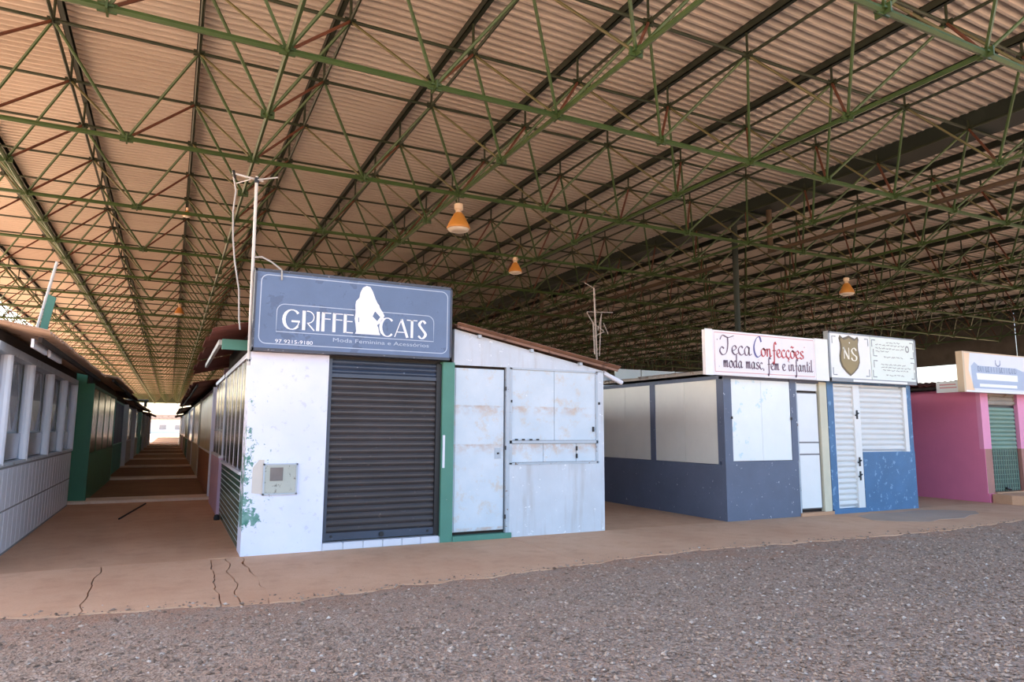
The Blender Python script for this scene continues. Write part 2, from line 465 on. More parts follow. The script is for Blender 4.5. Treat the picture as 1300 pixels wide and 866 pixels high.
# dark cladding hanging along the far right side of the hall
M_CLAD = paint('grey_cladding', srgb(96, 90, 82), rough=.8, var=.3)
cl = empty('wall_right', (tx(I1)+.3, 75, 0), kind='structure')
for j in range(24):
    y0 = 2+j*6.1
    bx('panel', (tx(I1)+.35, tx(I1)+.43, y0, y0+6.05, 5.45, zroof(tx(I1))-.06+.02*(j % 2)), M_CLAD, cl)
for j in range(13):
    bx('support_post', (tx(I1)+.2, tx(I1)+.35, 2+j*12.2-.07, 2+j*12.2+.07, -.05, 7.8), M_STEELD, cl)

# ------------------------------------------------------------------ lamps
M_CREAM = flat('cream_enamel', srgb(214, 190, 160), .5)
M_AMBER = paint('amber_shade', srgb(206, 140, 62), srgb(150, 96, 50), .66, 12, .45)
M_LENS = flat('milky_lens', srgb(226, 214, 196), .3)
def lamp(p, s, ztop, label, group=None):
    L = empty('high_bay_lamp', p, label, 'lamp', group); x, y, z = p
    part('hook_rod', MB().tube((x, y, z+.36*s), (x, y, ztop), .012, 6), M_STEELD, L)
    hb = part('ballast_housing', MB().lathe(p, [(0,.37*s),(.08*s,.37*s),(.09*s,.355*s),(.09*s,.26*s),(.06*s,.23*s),(.06*s,.2*s),(.07*s,.18*s)]), M_CREAM, L)
    mb = MB(); mb.lathe(p, [(.06*s,.19*s),(.10*s,.15*s),(.20*s,-.04*s),(.235*s,-.12*s),(.24*s,-.16*s),(.225*s,-.16*s),(.18*s,-.05*s),(.08*s,.15*s)], 24); mb.smooth = True
    part('reflector', mb, M_AMBER, L)
    mb = MB(); mb.lathe(p, [(.225*s,-.15*s),(.2*s,-.19*s),(.12*s,-.215*s),(.0,-.22*s)], 24); mb.smooth = True
    part('lens', mb, M_LENS, L)
lamp((4.975, 12.49, 5.78), 1.0, ZB-.04, 'amber high bay lamp hanging high up behind the Griffe Cats signboard')
lamp((8.25, 16.44, 6.03), .8, ZB-.04, 'amber high bay lamp hanging further back between the roof tubes')
lamp((16.85, 12.73, 5.6), .85, ZB-.04, 'amber high bay lamp hanging above the shop with the shield sign')
lamp((.06, 19.4, 7.2), .45, ZT-.03, 'small pale lamp under the roof above the long aisle')
lamp((.06, 35.2, 7.05), .9, ZT-.03, 'brown high bay lamp far back over the long aisle')

# ------------------------------------------------------------------ kiosk materials
W_WHITE = srgb(226, 228, 238)
M_WHITE = paint('white_paint', W_WHITE, srgb(150, 165, 160), .70, 7, .6, .08)
def m_peel():
    """lavender white wall with old green paint showing along the corner"""
    t = NT('white_peeling_green'); x, y, z = t.xyz()
    c = t.mix(t.ramp(t.noise(1.6, 5), .35, .7), srgb(222, 226, 246), srgb(232, 234, 250))
    c = t.mix(t.ramp(t.noise(9, 6, .7), .60, .64, 0, .35), c, srgb(176, 178, 188))
    near = t.ramp(x, .86, 1.4, 1., 0.); low = t.ramp(z, .25, 2.0, 1., .45); notlow = t.ramp(z, .22, .4, 0., 1.)
    mask = t.math('MULTIPLY', t.math('MULTIPLY', near, low), notlow)
    f = t.math('ADD', t.noise(5.5, 7, .75), t.math('MULTIPLY', mask, .3))
    c = t.mix(t.ramp(f, .70, .725), c, t.mix(t.ramp(t.noise(8, 4), .4, .6), srgb(70, 128, 112), srgb(120, 160, 150)))
    t.bump(t.noise(20, 5), .25, .006)
    return t.done(c, .7)
M_PEEL = m_peel()
M_GREENP = paint('green_post_paint', srgb(84, 140, 122), srgb(210, 214, 210), .70, 8, .6, .15)
M_SLAT = paint('black_slat', srgb(72, 68, 70), srgb(104, 96, 92), .64, 14, .38, .25)
M_SLATB = paint('blue_black_steel', srgb(62, 72, 90), srgb(124, 132, 150), .66, 9, .4, .25)
M_BLACK = flat('black_metal', srgb(26, 26, 30), .5)
M_ANNEX = paint('pale_blue_white', srgb(208, 214, 222), srgb(232, 234, 238), .635, 12, .55, .12, streak=.3)
def m_rusty():
    t = NT('rusted_white_door')
    c = t.mix(t.ramp(t.noise(1.6, 5), .35, .7), srgb(196, 208, 218), srgb(212, 220, 228))
    c = t.mix(t.ramp(t.noise(4.5, 8, .75), .53, .66, 0, .6), c, srgb(204, 184, 160))
    c = t.mix(t.ramp(t.noise(17, 7, .75), .64, .66, 0, .9), c, srgb(240, 242, 242))
    z = t.xyz()[2]
    for zb in (1.955, 1.375, .16):
        up = t.math('MULTIPLY', t.ramp(z, zb-.16, zb, 0, 1), t.ramp(z, zb, zb+.02, 1, 0))
        c = t.mix(t.math('MULTIPLY', up, t.ramp(t.noise(6, 6, .7), .42, .6, 0, .65)), c, srgb(190, 150, 116))
    t.bump(t.noise(20, 5), .2, .004); return t.done(c, .5)
M_RUSTD = m_rusty()
M_FRAME = paint('grey_frame', srgb(186, 196, 206), srgb(120, 92, 70), .62, 10, .5, .15)
M_ROOFK = paint('old_roof_sheet', srgb(150, 112, 92), srgb(96, 70, 58), .6, 4, .85, .3)
M_ROOFT = paint('tan_roof_sheet', srgb(196, 168, 146), srgb(140, 110, 92), .62, 3, .85, .2)
M_EAVE = paint('maroon_roof_sheet', srgb(112, 62, 50), srgb(150, 104, 80), .66, 4, .8, .3)
M_ROOFG = paint('grey_roof_sheet', srgb(176, 164, 152), srgb(130, 108, 92), .58, 3, .85, .25)
M_GTILE = paint('green_glazed_tile', srgb(64, 112, 98), srgb(170, 190, 184), .70, 9, .25, .3)
M_GROUT = flat('white_grout', srgb(206, 208, 212), .8)
M_GROUTD = flat('grey_grout', srgb(140, 138, 140), .85)
def glass(name, col, rough=.08):
    t = NT(name)
    c = t.mix(t.ramp(t.noise(2.2, 4), .4, .7), col, dk(col, .7))
    return t.done(c, rough, spec=.5)
M_TINT = glass('tinted_glass', srgb(50, 44, 42), .18)
M_GREYG = glass('grey_glass', srgb(110, 112, 116), .15)
M_METER = paint('meter_face', srgb(186, 190, 180), srgb(120, 120, 112), .6, 12, .5, .15)
M_PLAST = flat('bare_plaster', srgb(214, 206, 196), .85)
M_NAVY = paint('slate_blue_paint', srgb(98, 107, 128), srgb(196, 200, 206), .65, 12, .6, .15)
M_PANEL = paint('cream_metal_panel', srgb(224, 222, 214), rough=.28, var=.08)
M_PANELW = paint('white_metal_panel', srgb(236, 240, 240), srgb(205, 224, 232), .62, 3, .4, .06)
M_DOORW = paint('white_door', srgb(232, 234, 234), rough=.45, var=.05)
M_BLUE = paint('bright_blue_paint', srgb(70, 116, 160), srgb(110, 150, 188), .58, 7, .55, .22)
M_LOUV = paint('white_louvre', srgb(228, 228, 226), rough=.4, var=.06)
M_PINK = paint('pink_paint', srgb(226, 126, 160), srgb(228, 140, 168), .7, 5, .7, .08)
M_PINKL = paint('light_pink_paint', srgb(234, 152, 186), rough=.7, var=.08)
M_BROWN = paint('brown_wall', srgb(176, 124, 112), rough=.75, var=.15)
M_GSLAT = paint('grey_green_slat', srgb(120, 150, 134), srgb(160, 160, 150), .66, 8, .45, .15)
M_GRILL = flat('dark_green_grille', srgb(52, 78, 72), .5)
M_WTILE = paint('white_wall_tile', srgb(220, 222, 232), rough=.3, var=.08)
M_DIAM = paint('pressed_metal', srgb(172, 178, 190), rough=.22, var=.1, metal=.6)
M_LILAC = paint('lilac_paint', srgb(206, 176, 200), rough=.7, var=.1)
M_PEACH = paint('peach_paint', srgb(186, 130, 106), rough=.7, var=.12)
M_TEAL = paint('teal_paint', srgb(60, 150, 140), rough=.6, var=.15)
M_PTEAL = paint('pale_teal_paint', srgb(150, 214, 206), rough=.6, var=.12)
M_DGREEN = paint('dark_green_paint', srgb(34, 104, 74), rough=.5, var=.15)
M_MBLUE = paint('mid_blue_paint', srgb(72, 98, 140), rough=.6, var=.15)
M_GREYW = paint('grey_wall', srgb(178, 176, 172), rough=.7, var=.15)
M_CREAMW = paint('cream_wall', srgb(216, 210, 186), rough=.7, var=.12)
M_BROWNG = glass('brown_glass', srgb(74, 66, 60), .2)

def corr(x0, x1, z0, z1, y0, y1, pitch=.18, amp=.02, th=.008, seg=6):
    """corrugated sheet with thickness; waves across Y, falling along X"""
    N = max(2, int(round((y1-y0)/pitch)))*seg; mb = MB(); vs = []
    for dz in (0, th):
        for xx, zz in ((x0, z0), (x1, z1)):
            for j in range(N+1): vs.append((xx, y0+(y1-y0)*j/N, zz+dz+amp*math.cos(2*math.pi*j/seg)))
    n = N+1; f = []
    for j in range(N):
        f += [(j, j+1, n+j+1, n+j), (2*n+j, 3*n+j, 3*n+j+1, 2*n+j+1), (j, 2*n+j, 2*n+j+1, j+1), (n+j, n+j+1, 3*n+j+1, 3*n+j)]
    f += [(0, n, 3*n, 2*n), (N, 2*n+N, 3*n+N, n+N)]
    mb.add(vs, f); return mb
def gable_roof(parent, xl, zl, xr_, zr_, x2, z2, y0, y1, mat, matl=None, w=1.1):
    """roof of overlapping corrugated sheets: left eave, ridge, right eave"""
    n = max(1, int(round((y1-y0)/w))); h = (y1-y0)/n
    for j in range(n):
        a, b = y0+j*h, y0+(j+1)*h+.05; lift = .012*(j % 2)
        if xl is not None: part('roof_sheet', corr(xl-.04*(j % 2), xr_+(.05 if x2 is not None else 0), zl+lift, zr_+lift, a, b), matl or mat, parent)
        if x2 is not None: part('roof_sheet', corr(xr_-(.05 if xl is not None else 0), x2, zr_+.02+lift, z2+.02+lift, a, b), mat, parent)
def gable_fill(parent, xa, za, xm, zm, xb, zb, z0, ys, mat):
    for y in ys:
        part('gable_wall', MB().prism([(xa, z0), (xb, z0), (xb, zb-.04), (xm, zm-.04), (xa, za-.04)], 'y', y, y+.05), mat, parent)
def slat_profile(h, d):
    return [(0, 0), (-d*.35, h*.12), (-d, h*.4), (-d, h*.62), (-d*.35, h*.9), (0, h)]
def shutter(parent, x0, x1, z0, z1, y, h, mat, d=.022, name='slat', group_parent=None):
    n = int(round((z1-z0)/h)); h = (z1-z0)/n
    mb = MB(); mb.prism([(y+p[0], z0+p[1]) for p in slat_profile(h*.97, d)]+[(y+.012, z0+h*.97), (y+.012, z0)], 'x', x0, x1)
    me, c = mb.mesh(name, mat)
    for j in range(n): link(name, me, parent, c+Vector((0, 0, j*h)))
def tiles_x(parent, x, dirx, y0, y1, z0, z1, tw, th, mat, name='tile', stag=False, gap=.012, t=.012):
    """tiles on a wall facing dirx"""
    nz = int(round((z1-z0)/th)); ny_ = int(round((y1-y0)/tw)); th = (z1-z0)/nz; tw = (y1-y0)/ny_
    me, c = MB().box(0, t, gap/2, tw-gap/2, gap/2, th-gap/2).mesh(name, mat)
    for a in range(nz):
        for b in range(ny_):
            link(name, me, parent, (x+dirx*t/2-0*t, y0+b*tw+c.y, z0+a*th+c.z))

# ------------------------------------------------------------------ lettering
def cr(pts, n=6):
    if len(pts) < 3: return [Vector(p) for p in pts]
    P = [Vector(p) for p in pts]; P = [P[0]*2-P[1]]+P+[P[-1]*2-P[-2]]; o = []
    for i in range(1, len(P)-2):
        for j in range(n):
            t = j/n; a, b, c, d = P[i-1:i+3]
            o.append(.5*((2*b)+(c-a)*t+(2*a-5*b+4*c-d)*t*t+(3*b-a-3*c+d)*t*t*t))
    return o+[P[-2]]
class Ink:
    """flat strokes on a board facing -Y (x, z plane)"""
    def __init__(s, y): s.y = y; s.mb = MB()
    def stroke(s, pts, w, thin=None, ang=0., smooth=True):
        P = cr(pts) if smooth else [Vector(p) for p in pts]
        nib = Vector((math.cos(ang), math.sin(ang))); L = []; Rr = []
        for i, p in enumerate(P):
            d = (P[min(i+1, len(P)-1)]-P[max(i-1, 0)])
            if d.length < 1e-9: d = Vector((1, 0))
            d.normalize(); nn = Vector((-d.y, d.x))
            hw = w/2 if thin is None else max(thin, w*abs(nn.dot(nib)))/2
            L.append(p+nn*hw); Rr.append(p-nn*hw)
        n = len(P); s.mb.add([(v.x, s.y, v.y) for v in L+Rr], [(i, i+1, n+i+1, n+i) for i in range(n-1)])
    def poly(s, pts): s.mb.add([(p[0], s.y, p[1]) for p in pts], [tuple(range(len(pts)))])
    def obj(s, name, mat, parent, label=None): return part(name, s.mb, mat, parent, label)
SCRIPT = {
 'e': (.78, [[(0,.35),(.35,.5),(.6,.75),(.4,1),(.12,.75),(.15,.25),(.45,0),(.8,.2)]]),
 'c': (.74, [[(.6,.8),(.4,1),(.1,.7),(.12,.25),(.4,0),(.75,.2)]]),
 'a': (.95, [[(.6,.85),(.35,1),(.08,.6),(.15,.1),(.4,.05),(.6,.5),(.65,.95)], [(.65,.95),(.6,.4),(.7,.05),(.95,.2)]]),
 'o': (.85, [[(.4,1),(.1,.7),(.12,.2),(.4,0),(.68,.3),(.65,.8),(.4,1),(.55,.85),(.9,.85)]]),
 'n': (.9, [[(.05,.9),(.14,.95),(.15,.5),(.15,0)], [(.15,.6),(.35,.95),(.55,.9),(.58,.4),(.65,.02),(.9,.2)]]),
 'm': (1.1, [[(.05,.9),(.14,.95),(.15,.5),(.15,0)], [(.15,.6),(.3,.95),(.45,.9),(.47,.4),(.47,0)], [(.47,.6),(.62,.95),(.78,.9),(.8,.1),(1.05,.15)]]),
 'f': (.72, [[(.75,1.6),(.55,1.9),(.4,1.5),(.38,.5),(.35,-.6),(.25,-.9),(.12,-.6)], [(.1,.8),(.7,.85)]]),
 's': (.7, [[(.6,.85),(.4,1),(.15,.85),(.25,.55),(.5,.4),(.55,.12),(.3,0),(.05,.15)]]),
 'd': (.95, [[(.6,.85),(.35,1),(.08,.6),(.15,.1),(.4,.05),(.6,.5)], [(.68,1.9),(.62,.5),(.7,.05),(.95,.2)]]),
 'i': (.45, [[(.15,.95),(.12,.3),(.25,.02),(.45,.2)], [(.17,1.3),(.22,1.45)]]),
 't': (.55, [[(.25,1.6),(.2,.4),(.3,.02),(.55,.2)], [(.02,1.05),(.5,1.1)]]),
 'l': (.48, [[(.15,1.9),(.12,.4),(.22,.02),(.5,.2)]]),
 'ç': (.74, [[(.6,.8),(.4,1),(.1,.7),(.12,.25),(.4,0),(.75,.2)], [(.42,0),(.5,-.22),(.28,-.42)]]),
 'õ': (.85, [[(.4,1),(.1,.7),(.12,.2),(.4,0),(.68,.3),(.65,.8),(.4,1),(.55,.85),(.9,.85)], [(.1,1.35),(.28,1.5),(.5,1.35),(.7,1.5)]]),
 'T': (1.35, [[(.05,1.55),(.35,2.05),(1.0,1.85),(1.7,2.1)], [(.95,1.88),(.95,1.0),(.75,.15),(.3,-.1),(0,.3),(.2,.75),(.5,.6)]]),
 'C': (1.1, [[(1.05,1.6),(.85,2.15),(.45,1.95),(.1,1.1),(.2,.25),(.55,-.1),(1.05,.25)]]),
 ' ': (.55, []), '.': (.35, [[(.1,.05),(.16,.1)]]), '"': (.4, [[(.1,1.5),(.16,1.6)]]), ',': (.3, [[(.15,.1),(.1,-.2)]])}
def script(ink, text, x, z, h, w, thin, sx=1., width=None):
    tot = sum(SCRIPT[c][0] for c in text)
    if width: sx = width/(tot*h)
    for c in text:
        adv, st = SCRIPT[c]
        for s in st: ink.stroke([(x+p[0]*h*sx, z+p[1]*h) for p in s], w, thin, .5)
        x += adv*h*sx
    return x
def bfont(text, x, z, h, y, mat, parent, name='lettering', width=None, center=False):
    cu = bpy.data.curves.new(name, 'FONT'); cu.body = text; cu.size = 1.0; cu.resolution_u = 3
    o = bpy.data.objects.new(name, cu); COL.objects.link(o)
    bpy.context.view_layer.update()
    me = bpy.data.meshes.new_from_object(o.evaluated_get(bpy.context.evaluated_depsgraph_get()))
    bpy.data.objects.remove(o); bpy.data.curves.remove(cu)
    vs = np.array([v.co[:] for v in me.vertices]); w0 = vs[:, 0].max()-vs[:, 0].min(); xm = vs[:, 0].min()
    k = h/.72; kx = width/w0 if width else k
    mb = MB(); mb.add([((v[0]-xm)*kx+x, y, v[1]*k+z) for v in vs], [tuple(p.vertices) for p in me.polygons])
    bpy.data.meshes.remove(me)
    return part(name, mb, mat, parent)
def rrect(x0, x1, z0, z1, r, n=5):
    o = []
    for cx, cz, a in ((x1-r, z1-r, 0), (x0+r, z1-r, 90), (x0+r, z0+r, 180), (x1-r, z0+r, 270)):
        for i in range(n+1): t = R(a+90*i/n); o.append((cx+r*math.cos(t), cz+r*math.sin(t)))
    return o+[o[0]]

# ================================================================== GRIFFE CATS kiosk
YK = 9.46
G = empty('clothing_kiosk', (2.3, YK, 0), 'white kiosk with black roller shutter under the Griffe Cats signboard', 'kiosk')
part('front_wall', MB().box(.89, 1.9, YK, YK+.14, 0, 2.60), M_PEEL, G)
part('corner_wall', MB().box(.892, 1.03, YK+.14, 9.97, 0, 2.60), M_PEEL, G)
bx('rear_wall', (.95, 3.7, 13.85, 13.95, 0, 2.6), M_GREYW, G)
bx('lintel', (1.9, 3.55, YK+.10, YK+.2, 2.56, 2.72), M_BLACK, G)
sh = bx('shutter_frame', (1.9, 3.55, YK+.09, YK+.12, .1, 2.57), M_BLACK, G)
shutter(sh, 1.95, 3.48, .21, 2.32, YK+.07, .088, M_SLAT)
shutter(sh, 1.93, 3.5, 2.36, 2.56, YK+.055, .066, M_SLATB, .018, 'header_slat')
bx('guide_rail', (1.9, 1.95, YK+.02, YK+.09, .11, 2.56), M_SLATB, sh); bx('guide_rail', (3.47, 3.55, YK+.02, YK+.09, .11, 2.56), M_BLACK, sh)
bx('header_bar', (1.93, 3.5, YK+.03, YK+.07, 2.31, 2.36), M_SLATB, sh)
bx('bottom_bar', (1.95, 3.47, YK+.035, YK+.075, .12, .215), M_SLATB, sh)
part('lock', MB().tube((2.71, YK+.02, .165), (2.71, YK+.05, .165), .035, 12), M_BLACK, sh)
for x in (2.02, 3.38): part('bolt', MB().tube((x, YK+.025, .17), (x, YK+.05, .17), .018, 8), M_BLACK, sh)
st = bx('threshold', (1.9, 3.55, YK-.02, YK+.14, 0, .085), M_GROUT, G)
for j in range(6): bx('tile', (1.905+j*.272, 1.905+(j+1)*.272-.014, YK-.035, YK-.02, .008, .085), M_WTILE, st); 
for j in range(6): bx('tile', (1.905+j*.272, 1.905+(j+1)*.272-.014, YK-.035, YK+.1, .085, .098), M_WTILE, st)
bx('corner_post', (3.55, 3.735, YK-.03, YK+.12, 0, 2.59), M_GREENP, G, 'green painted post')
part('torn_paper', MB().box(3.565, 3.60, YK-.033, YK-.03, 1.05, 1.52), M_WHITE, G)
mt = bx('meter_box', (1.125, 1.535, YK-.02, YK, .755, 1.145), M_METER, G, 'grey meter box')
bx('meter_window', (1.2, 1.36, YK-.026, YK-.02, .93, 1.10), M_GREYG, mt); bx('meter_lid', (1.16, 1.5, YK-.024, YK-.02, .775, .9), M_METER, mt)
for b in ((1.115,1.545,1.13,1.15),(1.115,1.545,.75,.77),(1.115,1.135,.75,1.15),(1.525,1.545,.75,1.15)): bx('rim', (b[0], b[1], YK-.028, YK, b[2], b[3]), M_FRAME, mt)
part('bare_patch', MB().prism([(.985,.78),(1.125,.76),(1.125,1.2),(1.06,1.2),(.985,1.1)], 'y', YK-.004, YK), M_PLAST, G)
# aisle side: glazed green tiles below, tinted windows above
sw = bx('side_wall', (.905, 1.0, 9.97, 13.9, 0, .98), M_GROUT, G)
tiles_x(sw, .905, -1, 9.98, 13.88, .0, .97, .30, .088, M_GTILE, gap=.020, t=.004)
bx('window_sill', (.87, 1.0, 9.97, 13.9, .98, 1.02), M_WHITE, G)
for j in range(5):
    y0 = 9.98+j*.784; wdw = bx('window_frame', (.910, .96, y0, y0+.045, 1.02, 2.58), M_WHITE, G)
    bx('pane', (.915, .93, y0+.05, y0+.41, 1.03, 2.56), M_TINT, wdw); bx('pane', (.915, .93, y0+.43, y0+.78, 1.03, 2.56), M_TINT, wdw)
    bx('glazing_bar', (.912, .95, y0+.412, y0+.428, 1.02, 2.58), M_TINT, wdw)
bx('window_head', (.885, 1.0, 9.97, 13.9, 2.56, 2.63), M_WHITE, G); bx('wall_plate', (.93, 1.0, 9.97, 13.9, 2.63, 2.95), M_DARK, G)
bx('fascia_board', (.56, .92, 9.92, 9.97, 2.66, 2.80), M_GREENP, G)
bx('fascia_board', (.52, .56, 9.95, 13.9, 2.72, 2.79), M_GREYW, G)
gable_roof(G, .42, 2.86, 2.4, 3.38, 3.72, 3.14, 9.52, 13.95, M_ROOFK, M_EAVE)
gable_fill(G, 1.02, 3.0, 2.4, 3.38, 3.68, 3.14, 2.62, (9.56, 13.87), M_GREYW)
part('pipe_stub', MB().lathe((.84, 13.35, .0), [(0,.1),(.04,.09),(.055,.04),(.05,0)], 8), M_BLACK, G)

# ------------------------------------------------------------------ white annex
A = empty('market_kiosk', (5.1, YK, 0), 'pale blue-white kiosk with door, hatch and slanting roof beside black shutter', 'kiosk')
ay = YK
bx('base_wall', (4.66, 6.39, ay, ay+.1, 0, 1.08), M_ANNEX, A)
bx('side_strip', (6.25, 6.39, ay, ay+.1, 1.08, 2.57), M_ANNEX, A)
part('gable_wall', MB().prism([(3.735,2.56),(6.39,2.56),(6.39,2.58),(3.735,3.10)], 'y', ay, ay+.1), M_ANNEX, A)
bx('door_sill', (3.735, 4.68, ay-.05, ay+.1, 0, .075), M_GREENP, A)
bx('door_post', (4.60, 4.66, ay-.008, ay+.1, .02, 2.56), M_FRAME, A)
dr = bx('door', (3.76, 4.575, ay+.03, ay+.06, .12, 2.52), M_RUSTD, A)
for a, b in ((.13, 1.36), (1.375, 1.94), (1.955, 2.515)): bx('door_panel', (3.775, 4.56, ay+.018, ay+.03, a, b), M_RUSTD, dr)
bx('door_gap', (3.76, 4.6, ay+.065, ay+.09, .06, 2.56), M_DARK, A)
bx('lock_plate', (4.42, 4.52, ay+.01, ay+.018, 1.17, 1.33), M_FRAME, dr)
part('handle', MB().tube((4.47, ay-.015, 1.25), (4.47, ay+.012, 1.25), .014, 8), M_BLACK, dr)
for z in (.28, 1.3, 2.2): part('hinge', MB().tube((4.59, ay-.012, z), (4.59, ay-.012, z+.06), .012, 8), M_BLACK, dr)
ht = bx('hatch', (4.68, 6.25, ay+.035, ay+.07, 1.09, 2.56), M_DARK, A)
for a, b in ((4.70, 5.455), (5.462, 6.235)): bx('hatch_panel', (a, b, ay+.012, ay+.035, 1.445, 2.535), M_RUSTD, ht)
for a, b in ((4.70, 5.255), (5.262, 5.86), (5.867, 6.235)): bx('lower_panel', (a, b, ay+.014, ay+.035, 1.11, 1.39), M_RUSTD, ht)
for b in ((4.66,6.27,2.535,2.565),(4.66,6.27,1.395,1.44),(4.66,6.29,1.07,1.105),(4.66,4.70,1.08,2.56),(6.235,6.27,1.08,2.56)): bx('frame_bar', (b[0], b[1], ay-.012, ay+.035, b[2], b[3]), M_FRAME, ht)
for x in (4.75, 4.87, 5.0, 5.12): bx('hinge', (x, x+.05, ay-.02, ay-.012, 1.44, 1.465), M_BLACK, ht)
for z in (1.16, 1.28): bx('bolt', (5.855, 5.875, ay-.015, ay+.012, z, z+.07), M_BLACK, ht)
bx('padlock', (6.17, 6.2, ay-.01, ay+.014, 1.58, 1.66), M_BLACK, ht)
for x in (4.675, 6.285): bx('bracket', (x, x+.025, ay-.02, ay-.0, 2.02, 2.06), M_BLACK, ht)
bx('side_wall', (6.29, 6.39, ay+.1, 16.8, 0, 2.57), M_ANNEX, A)
bx('rear_wall', (3.74, 6.29, 16.7, 16.8, 0, 2.57), M_GREYW, A)
bx('rafter', (3.75, 6.6, ay+.02, ay+.06, 2.53, 2.535), M_DARK, A)
gable_roof(A, None, 0, 3.74, 3.14, 6.66, 2.61, ay-.14, 16.85, M_ROOFK)
part('barge_batten', MB().prism([(3.745,3.107),(6.62,2.575),(6.62,2.61),(3.745,3.142)], 'y', ay-.10, ay-.06), M_ROOFK, A)
for x in (4.1, 5.0, 5.9): bx('roof_bracket', (x, x+.05, ay-.06, ay+.02, 3.05-.185*(x-3.73), 3.10-.185*(x-3.73)), M_FRAME, A)
part('gutter_spout', MB().tube((6.42, ay+.05, 2.56), (6.8, ay+.05, 2.40), .04, 8), M_WHITE, A)

# ------------------------------------------------------------------ GRIFFE CATS signboard
M_SIGN = paint('slate_sign', srgb(100, 120, 154), srgb(84, 100, 130), .58, 3, .4, .2)
M_SIGNEDGE = paint('sign_edge', srgb(70, 74, 86), srgb(150, 146, 150), .62, 14, .5, .2)
M_INKW = flat('white_letter', srgb(240, 242, 246), .5, var=.03)
M_INKF = flat('faded_white_letter', srgb(186, 198, 216), .5, var=.1)
S = empty('signboard', (2.24, 9.36, 2.61), 'slate blue signboard reading Griffe Cats with a white silhouette', 'sign')
SY = 9.29
board = bx('board', (.89, 3.61, SY+.012, SY+.15, 2.625, 3.665), M_SIGN, S)
for b in ((.875,3.625,3.65,3.685),(.875,3.625,2.605,2.64),(.875,.90,2.605,3.685),(3.60,3.625,2.605,3.685)): bx('edge_trim', (b[0], b[1], SY, SY+.16, b[2], b[3]), M_SIGNEDGE, S)
yi = SY+.009
ik = Ink(yi); ik.stroke(rrect(.955, 3.555, 2.70, 3.61, .09), .012, smooth=False); ik.obj('border_line', M_INKF, S)
X = lambda px, py: ony(px, py, SY).x
Zp = lambda px, py: ony(px, py, SY).z
z0b, z1b = 2.865, 3.235
ik = Ink(yi)
xs0, xs1 = 1.165, 3.345; gl, gr = X(451, 400), X(484, 400)
rr = rrect(xs0, xs1, z0b, z1b, .10)
def clip_rr(pts, lo, hi):
    out = [[]]
    for p in pts:
        if lo <= p[0] <= hi: out[-1].append(p)
        elif out[-1]: out.append([])
    return [o for o in out if len(o) > 1]
ik.stroke([(gl, z1b), (xs0+.10, z1b)]+[(xs0+.10-.10*math.sin(R(a)), z1b-.10+.10*math.cos(R(a))) for a in range(0, 91, 15)]+[(xs0, z0b), (2.02, z0b)], .011, smooth=False)
ik.stroke([(gr, z1b), (xs1-.10, z1b)]+[(xs1-.10+.10*math.sin(R(a)), z1b-.10+.10*math.cos(R(a))) for a in range(0, 91, 15)]+[(xs1, z0b), (2.02, z0b)], .011, smooth=False)
ik.obj('panel_line', M_INKF, S)
sil = [(205,62),(240,75),(265,120),(290,190),(310,235),(327,255),(338,288),(365,330),(380,362),(365,395),(330,440),(305,455),(318,480),(325,520),(338,556),(85,540),(97,515),(90,440),(82,390),(92,330),(90,250),(97,215),(130,180),(140,130),(165,80)]
sp_ = [(X(440+a/7.874, 355+b/7.874), Zp(440+a/7.874, 355+b/7.874)) for a, b in sil]
ik = Ink(yi-.001); ik.poly(sp_); ik.obj('silhouette', M_INKW, S, 'white silhouette of a standing figure with long hair')
hole = [(262,368),(278,330),(290,318),(300,332),(338,375),(308,416)]
hp = [(X(440+a/7.874, 355+b/7.874), Zp(440+a/7.874, 355+b/7.874)) for a, b in hole]
ik = Ink(yi-.002); ik.poly(hp); ik.stroke([(X(455.5, 403), Zp(455.5, 403)), (X(455.6, 409), Zp(455.6, 409))], .012); ik.obj('arm_gap', M_SIGN, S)
def arc(cx, cz, rx, rz, a0, a1, n=14): return [(cx+rx*math.cos(R(a0+(a1-a0)*i/n)), cz+rz*math.sin(R(a0+(a1-a0)*i/n))) for i in range(n+1)]
